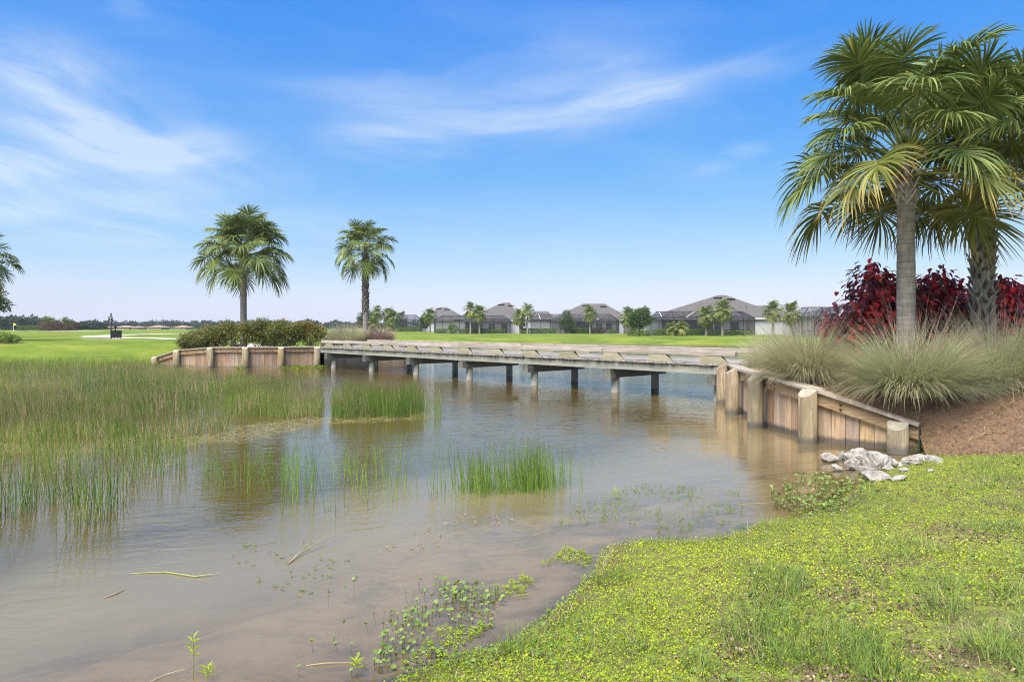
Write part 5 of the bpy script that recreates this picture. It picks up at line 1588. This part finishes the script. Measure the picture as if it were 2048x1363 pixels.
    for x in (0, W):
        xi = ins if x == 0 else W - ins
        MB().beam((x, .1, eave), (x, cage_d - ov - .1, eave), .1, .1).build('cage_rail', 'bronze', root)
        MB().beam((xi, ins, ht), (xi, cage_d, ht), .1, .1).build('cage_rail', 'bronze', root)
    for i in range(bays):
        a, b_ = xs[i], xs[i + 1]
        ai, bi = min(max(a, ins), W - ins), min(max(b_, ins), W - ins)
        MB().poly([(a, .035, 0), (b_, .035, 0), (b_, .035, eave), (a, .035, eave)]).build('screen_panel', 'screen', root)
        MB().poly([(a, .04, eave), (b_, .04, eave), (bi, ins, ht), (ai, ins, ht)]).build('screen_panel', 'screen', root)
        if diag:
            p, q_ = ((a, .02, eave), (bi, ins, ht)) if i % 2 else ((b_, .02, eave), (ai, ins, ht))
            MB().beam(p, q_, .07, .05).build('cage_brace', 'white_trim' if i % 3 == 0 else 'bronze', root)
    MB().poly([(ins, ins, ht), (W - ins, ins, ht), (W - ins, cage_d, ht), (ins, cage_d, ht)]).build('screen_panel', 'screen', root)
    for x, xi in ((0, ins), (W, W - ins)):
        MB().poly([(x, .04, 0), (x, cage_d, 0), (x, cage_d, eave), (x, .04, eave)]).build('screen_panel', 'screen', root)
        MB().poly([(x, .04, eave), (x, cage_d, eave), (xi, cage_d, ht), (xi, ins, ht)]).build('screen_panel', 'screen', root)
    MB().box(0.02, W - .02, .1, cage_d, -.05, .06).build('patio_slab', 'concrete', root)
    return root
house('grey roofed house with screened patio, leftmost in the row', 170, 785, 842, 838, 930, 880, 893, 614, 4.15, 1, bays=4)
house('grey roofed house with a wide dark screened patio, second from the left', 146, 868, 1021, 930, 1040, 1005, 1020, 605, 3.9, 2, wing=(905, 985, 935, 960, 623, 7), bays=9,
      layout=[(.12, .17, .8, 2.2, 0), (.27, .62, .05, 2.5, 1), (.70, .80, .8, 2.3, 0), (.88, .95, .05, 2.2, 1)])
house('grey roofed house between the dark green tree and the leafy tree', 146, 1062, 1238, 1105, 1262, 1166, 1209, 607, 4.15, 3, wing=(1052, 1112, 1072, 1098, 622, 9), diag=True, bays=9,
      layout=[(.03, .10, .8, 2.2, 0), (.25, .29, .05, 2.2, 1), (.40, .72, .05, 2.5, 1), (.76, .84, .7, 2.3, 0), (.88, .96, .7, 2.3, 0)])
house('largest grey roofed house, right of the leafy tree', 116, 1302, 1510, 1318, 1575, 1436, 1452, 590, 4.05, 4, wing=(1490, 1600, 1512, 1560, 611, 8), diag=True, bays=9,
      layout=[(.16, .58, .05, 2.55, 1), (.60, .74, .85, 2.45, 0), (.84, .92, .05, 2.2, 1)])
house('house with screened patio half hidden behind the grasses and red shrubs', 97, 1604, 1800, 1640, 1860, 1720, 1760, 600, 4.3, 5, diag=True, bays=8)

# hedges, small trees and palms in the gardens
def hedge(label, px0, px1, d, h_, mat, seed, group='clipped hedges before the houses', dep=.5, lift=0.0):
    x0, x1 = atx(px0, d), atx(px1, d)
    cx = (x0 + x1) / 2; L = x1 - x0
    z0 = float(height(np.array([cx]), np.array([d]))[0][0]) - .02
    root = empty('hedge', (cx, d, z0 + lift)); tag(root, label, 'hedge', group)
    g = np.random.default_rng(seed)
    n = int(900 * L * h_) + 200
    P = np.stack([g.uniform(-L / 2, L / 2, n), g.uniform(-dep, dep, n), h_ * g.random(n)], 1)
    top = h_ * (.86 + .25 * fbm((P[:, 0] + cx) * 1.3, P[:, 0] * 0 + seed))
    skin = g.integers(0, 3, n)
    P[:, 2] = np.where(skin == 0, top, P[:, 2] * top / h_); P[:, 1] = np.where(skin == 1, -dep * (1 + .1 * g.normal(size=n)), P[:, 1])
    V_, F_, A_ = leaves(P, rdir_g(g, n, .3), rdir_g(g, n, .6), g.uniform(.08, .16, n), g.uniform(.05, .09, n), np.clip(g.normal(.5, .2, n) + .15 * (skin == 0), 0, 1))
    link('foliage', mesh_np('foliage', V_, F_, mat, A_), root)
    MB().tube([(-L / 2 * .9, 0, .05), (0, .02, h_ * .4), (L / 2 * .9, 0, .05)], .03, 5).build('stem', 'bark', root)
def rdir_g(g, n, up):
    d_ = g.normal(size=(n, 3)); d_[:, 2] += up
    return d_ / np.linalg.norm(d_, axis=1)[:, None]
for i, (lab, a, b_, d, h_, mt) in enumerate((
    ('low hedge in front of the leftmost house', 796, 838, 166, 1.0, 'hedge_leaf'), ('clipped hedge left of the round palm bush', 872, 896, 141, .95, 'hedge_leaf'),
    ('long clipped hedge before the second house', 920, 1010, 141, 1.0, 'hedge_leaf'), ('hedge left of the dark green tree', 1042, 1112, 141, 1.05, 'hedge_leaf'),
    ('hedge right of the dark green tree', 1140, 1196, 141, 1.1, 'hedge_leaf'), ('short hedge at the patio corner of the third house', 1218, 1232, 141, .9, 'hedge_leaf'),
    ('tall brown hedge beside the leafy tree', 1246, 1270, 138, 1.55, 'hedge_brown'), ('hedge left of the fan palm pair', 1304, 1344, 111, 1.05, 'hedge_leaf'),
    ('hedge right of the fan palm pair', 1366, 1408, 111, 1.0, 'hedge_leaf'), ('loose low hedge under the two palms of the largest house', 1414, 1474, 111, .8, 'hedge_leaf'),
    ('hedge at the right corner of the largest house', 1476, 1508, 111, .75, 'hedge_leaf'), ('grey-green hedge below the leafy tree', 1254, 1300, 111, .85, 'hedge_leaf'))):
    hedge(lab, a, b_, d, h_, mt, 700 + i)
shrub('garden_shrub', 'red flowering shrub at the patio of the third house', atx(1204, 140), 140, [(0, 0, .7, .9, .7, .7)], 700, .18, .1, 'red_hedge', 720)
shrub('garden_shrub', 'round bushy palm-like shrub before the second house', atx(907, 140), 140, [(0, 0, 1.0, 1.1, 1, 1.0), (-.4, 0, 1.5, .6, .6, .5)], 900, .3, .1, 'hedge_leaf', 721, vv=(.45, .2))
tree('garden_tree', 'dark green feathery tree before the third house', atx(1133, 139), 139.0, 1.0, [(0, 0, 1.8, 1.75, 1.4, .9), (.1, 0, 3.0, 1.45, 1.2, .9), (0, 0, 4.1, .9, .8, .8), (-.6, 0, 2.3, 1.1, 1, .6), (.7, 0, 2.4, 1.1, 1, .6)], 5200, .26, .09, 'oak_leaf', 730, .08, vv=(.7, .2), shell=.25)
tree('garden_tree', 'bright leafy broadleaf tree standing on the lawn', atx(1279, 106), 106.0, 1.3, [(0, 0, 2.3, 1.75, 1.4, .9), (-.4, 0, 3.2, 1.35, 1.2, .85), (.5, 0, 3.5, 1.25, 1.1, .9), (.9, 0, 4.1, .55, .5, .5), (-.9, 0, 2.5, .9, .9, .7), (1.1, 0, 2.6, .8, .8, .7)], 7000, .24, .13, 'tree_leaf', 731, .10, vv=(.62, .2), shell=.3)
tree('garden_tree', 'small slim green tree before the leftmost house', atx(850, 158), 158.0, 1.2, [(0, 0, 2.0, 1.2, 1.0, 1.0), (.1, 0, 3.3, .95, .9, .9), (-.3, 0, 2.7, .9, .9, .7)], 2600, .3, .16, 'tree_leaf', 732, .08, vv=(.6, .2))
GP = 'palms in the gardens across the water'
for lab, px, d, ty, kd, sz, ln in (
    ('tallest palm of the group left of the houses', 754, 150, 610, 1, 1.0, 0), ('palm in the group left of the houses, leaning over the patio', 776, 152, 613, 2, 1.05, .05), ('palm beside the leftmost screened patio', 786, 150, 617, 0, 1.05, 0),
    ('rear palm of the group left of the houses', 802, 175, 622, 2, 1.1, 0), ('short palm low in the group left of the houses', 748, 146, 632, 2, 1.0, 0), ('small pale palm at the foot of the group left of the houses', 778, 148, 645, 1, .8, 0),
    ('palm behind the small slim tree', 860, 152, 614, 0, 1.0, 0), ('taller left palm of the pair before the second house', 941, 139, 603, 1, .98, 0), ('shorter right palm of the pair before the second house', 959, 138, 608, 2, 1.0, 0),
    ('leaning palm at the corner of the second house', 1040, 139, 615, 2, 1.0, -.04), ('tall palm at the corner of the second house', 1055, 137, 604, 1, 1.0, 0), ('lone palm before the third house', 1180, 138, 608, 0, 1.0, 0),
    ('palm hidden behind the bright leafy tree', 1257, 122, 613, 2, 1.0, 0), ('left palm of the pair before the largest house', 1412, 108, 609, 2, .98, 0), ('right taller palm of the pair before the largest house', 1445, 107, 595, 0, 1.08, 0),
    ('left palm of the pair at the right of the largest house', 1546, 92, 599, 1, .86, 0), ('right palm of the pair at the right of the largest house', 1582, 90, 602, 2, .88, 0),
    ('left stem of the low fan palm pair', 1347, 109, 641, 1, .72, -.18), ('right stem of the low fan palm pair', 1362, 109, 639, 1, .72, .14)):
    far_palm(lab, px, d, ty, 0, kd, sz, GP, ln)

# ------------------------------------------------------------------ golf course on the left
def sign_post():
    x, y = atx(222, 53.5), 53.5
    z0 = surf(x, y)
    root = empty('tee_sign', (x, y, z0)); tag(root, 'black tee sign with the number 2 on a post with a finial', 'sign')
    MB().lathe([(.055, -.2), (.05, 0), (.045, 1.78)], 10).build('post', 'black_metal', root, True)
    MB().lathe([(.03, 1.78), (.06, 1.84), (.055, 1.92), (.025, 1.98), (.008, 2.08)], 10).build('finial', 'black_metal', root, True)
    pn = MB().box(-.165, .165, -.075, -.05, 1.30, 1.68).build('sign_panel', 'black_metal', root)
    MB().box(-.18, .18, -.079, -.047, 1.68, 1.71).build('sign_rim', 'black_metal', pn)
    pts = [(-.042, 1.525), (-.03, 1.56), (0, 1.575), (.03, 1.56), (.04, 1.53), (.03, 1.50), (-.045, 1.425), (.046, 1.425)]
    nb = MB()
    for (a0, c0), (a1, c1) in zip(pts[:-1], pts[1:]):
        nb.beam((a0, -.078, c0), (a1, -.078, c1), .006, .026)
    nb.build('number', 'sign_ink', pn)
    for zz, w_ in ((1.62, .11), (1.345, .08)):
        MB().box(-w_, w_, -.079, -.0755, zz, zz + .028).build('printed_line', 'sign_ink', pn)
    x2 = atx(232.5, 53.3)
    z2 = surf(x2, 53.3)
    rt = empty('waste_cabinet', (x2, 53.3, z2)); tag(rt, 'black cabinet on short legs beside the tee sign', 'cabinet')
    MB().box(-.29, .29, -.25, .25, .1, .60).build('body', 'black_metal', rt)
    MB().box(-.31, .31, -.27, .27, .602, .64).build('lid', 'black_metal', rt)
    for sx_ in (-.24, .24):
        for sy in (-.2, .2):
            MB().box(sx_ - .025, sx_ + .025, sy - .025, sy + .025, 0, .1).build('leg', 'black_metal', rt)
    for xx in (-.15, 0, .15):
        MB().box(xx - .008, xx + .008, -.256, -.2505, .12, .58).build('panel_groove', 'black_metal', rt)
    bw = empty('ball_washer', (x2 - .03, 53.25, z2 + .642)); tag(bw, 'black ball washer standing on the cabinet', 'ball washer')
    MB().lathe([(.03, 0), (.03, .14)], 10).build('stem', 'black_metal', bw, True)
    MB().lathe([(.07, .14), (.085, .2), (.08, .36), (.05, .42)], 12).build('body', 'black_metal', bw, True)
    MB().tube([(0, 0, .42), (.05, 0, .47), (.1, 0, .44)], .015, 6).build('handle', 'black_metal', bw)
sign_post()
strip('sand_patch', 'worn sandy strip beside the cart path', [(atx(172, 52.5), 52.0), (atx(195, 52.5), 52.3), (atx(225, 52.5), 52.5), (atx(250, 52.5), 52.0)], 1.0, 'sand', 0.025, 'sand')
def ground_blob(name, label, px, d, rx, ry, mat, cat):
    cx = atx(px, d)
    a = np.linspace(0, 2 * np.pi, 28, endpoint=False)
    rr = 1 + .18 * np.sin(3 * a + px) + .1 * np.sin(5 * a)
    ringX, ringY = cx + rx * rr * np.cos(a), d + ry * rr * np.sin(a)
    X = np.r_[cx, cx + (ringX - cx) * .5, ringX]; Y = np.r_[d, d + (ringY - d) * .5, ringY]
    Z = height(X, Y)[0] + .06
    Z[29:] -= .02
    Fc = [(0, 1 + i, 1 + (i + 1) % 28) for i in range(28)] + [t_ for i in range(28) for t_ in ((1 + i, 29 + i, 29 + (i + 1) % 28), (1 + i, 29 + (i + 1) % 28, 1 + (i + 1) % 28))]
    tag(link(name, mesh_np(name, np.stack([X, Y, Z], 1), np.array(Fc), mat)), label, cat, kind='structure')
ground_blob('sand_bunker', 'long white sand bunker far left before the dark trees', 62, 150, 5.2, 5.5, 'sand', 'bunker')
ground_blob('sand_bunker', 'white sand bunker left of the tee sign', 152, 140, 4.4, 4.5, 'sand', 'bunker')
x_, d_ = atx(27, 152), 152.0
fl = empty('golf_flag', (x_, d_, surf(x_, d_))); tag(fl, 'tiny yellow golf flag at the far left', 'flag')
MB().lathe([(.03, 0), (.02, 1.9)], 6).build('pole', 'white_trim', fl)
MB().add([(0, 0, 1.3), (.5, .05, 1.35), (.5, .0, 1.75), (0, 0, 1.9), (0, .02, 1.3), (.5, .07, 1.35), (.5, .02, 1.75), (0, .02, 1.9)], [(0, 1, 2, 3), (7, 6, 5, 4), (0, 4, 5, 1), (1, 5, 6, 2), (2, 6, 7, 3), (3, 7, 4, 0)]).build('cloth', 'flag_yellow', fl)
hedge('long dark red hedge behind the bunkers', 82, 160, 170, 1.9, 'red_hedge', 740, None, .9)
hedge('yellow-green hedge left of the dark red hedge', 38, 80, 172, 1.3, 'hedge_leaf', 741, None, .9)
for lab, px, d, ty, kd, sz in (('far palm left of the dark red hedge', 97, 178, 632, 2, 1.25), ('far palm above the dark red hedge', 132, 180, 633, 0, 1.2)):
    far_palm(lab, px, d, ty, 0, kd, sz, 'far palms on the golf course')
def far_house(label, px, d, wpx, top_py, seed):
    x = atx(px, d); w_ = wpx * d / F / 2
    z0 = float(height(np.array([x]), np.array([d]))[0][0])
    ht = zat(top_py, d) - z0
    root = empty('far_house', (x, d, z0)); tag(root, label, 'house', 'tile roofed houses beyond the golf course')
    e = min(2.6, ht * .55)
    MB().box(-w_ * .85, w_ * .85, 0, 8, -.3, e).build('wall', 'stucco_tan', root)
    MB().add([(-w_, -.5, e), (w_, -.5, e), (w_, 8.5, e), (-w_, 8.5, e), (-w_ * .25, 4, ht), (w_ * .25, 4, ht)], [(0, 1, 5, 4), (1, 2, 5), (2, 3, 4, 5), (3, 0, 4), (3, 2, 1, 0)]).build('roof', 'tile_roof', root)
    for f in (-.5, 0.05, .5):
        MB().box(w_ * f - .6, w_ * f + .6, -.04, -.004, .6, e - .5).build('window', 'dark_glass', root)
for i, (lab, px, wp, ty) in enumerate((('tile roofed house right behind the ball washer', 243, 34, 651), ('small tile roofed house right of the tee sign', 268, 16, 652), ('wide tile roofed house left of the flowering shrubs', 308, 32, 650.5),
                                       ('tile roofed house touching the flowering shrubs', 358, 30, 651), ('tile roofed house left of the tee sign', 200, 30, 652), ('faint tile roofed house above the red hedge', 165, 20, 651.5))):
    far_house(lab, px, 300, wp, ty, i)
# far woods: one mass of trees seen through the haze
def wood(name, label, spec, seed, n_leaf, L, z_base=1.0):
    g = np.random.default_rng(seed); parts = []
    for (px, d, top, wpx) in spec:
        x = atx(px, d); zt = zat(top, d); w_ = wpx * d / F
        h_ = max(2.5, zt - z_base)
        lob = [(x, d, z_base + h_ * .42, w_ * .55, 3, h_ * .42)] + [(x + g.uniform(-.4, .4) * w_, d + g.uniform(-2, 2), z_base + h_ * g.uniform(.5, .8), w_ * g.uniform(.18, .3), 2, h_ * g.uniform(.15, .24)) for _ in range(4)]
        parts.append(crown_np(lob, n_leaf, L, L * .6, int(g.integers(1e6)), shell=.3, vv=(.45 + g.uniform(-.15, .15), .2)))
    V_, F_, A_ = join_np(parts)
    tag(link(name, mesh_np(name, V_, F_, 'far_leaf', A_)), label, 'woods', kind='stuff')
g = np.random.default_rng(800); spec = []
for px in np.arange(-420, 205, 11.5):
    t_ = np.interp(px, [-420, 0, 60, 100, 130, 200], [618, 629, 631, 637, 642, 643])
    spec.append((px + g.uniform(-4, 4), 255 + g.uniform(-15, 25), t_ + g.uniform(-3, 4), g.uniform(15, 24)))
wood('woods', 'dark pine and oak woods at the far left', spec, 801, 420, 1.0)
spec = []
for px in np.arange(110, 800, 12):
    t_ = np.interp(px, [110, 250, 300, 360, 600, 640, 800], [644, 643, 641, 642, 642, 646, 646])
    spec.append((px + g.uniform(-5, 5), 470 + g.uniform(-30, 40), t_ + g.uniform(-3, 3), g.uniform(16, 30)))
for px, t_, w_ in ((612, 637, 26), (627, 641, 22), (672, 640, 12), (712, 644, 14), (735, 645, 16)):
    spec.append((px, 420, t_, w_))
wood('woods', 'hazy tree line along the horizon behind the golf course', spec, 802, 330, 1.5)
spec = []
for px in np.arange(820, 3200, 26):
    spec.append((px + g.uniform(-5, 5), 330 + g.uniform(-30, 60), 640 + g.uniform(-4, 4), g.uniform(30, 44)))
wood('woods', 'tree line behind the houses', spec, 803, 260, 1.4)
tree('garden_tree', 'green tree showing beside the left palm group', atx(735, 165), 165.0, 1.5, [(0, 0, 3.0, 2.4, 2, 1.7), (1, 0, 3.6, 1.4, 1.2, 1.1)], 2600, .4, .2, 'oak_leaf', 733, .12)

# ------------------------------------------------------------------ haze: thin even air round the whole scene
HAZE = 0.0002
m = bpy.data.materials.new('haze'); m.use_nodes = True
nt = m.node_tree; nt.nodes.clear()
o_ = nt.nodes.new('ShaderNodeOutputMaterial'); pv = nt.nodes.new('ShaderNodeVolumePrincipled')
pv.inputs['Color'].default_value = (0.86, 0.92, 1.0, 1); pv.inputs['Density'].default_value = HAZE
nt.links.new(pv.outputs[0], o_.inputs['Volume'])
MATS['haze'] = m
if HAZE > 0:
    hz_ = MB().box(-900, 900, -60, 1200, -3, 14).build('haze', 'haze')
    tag(hz_, 'thin pale haze in the air over the golf course', 'haze', kind='stuff')
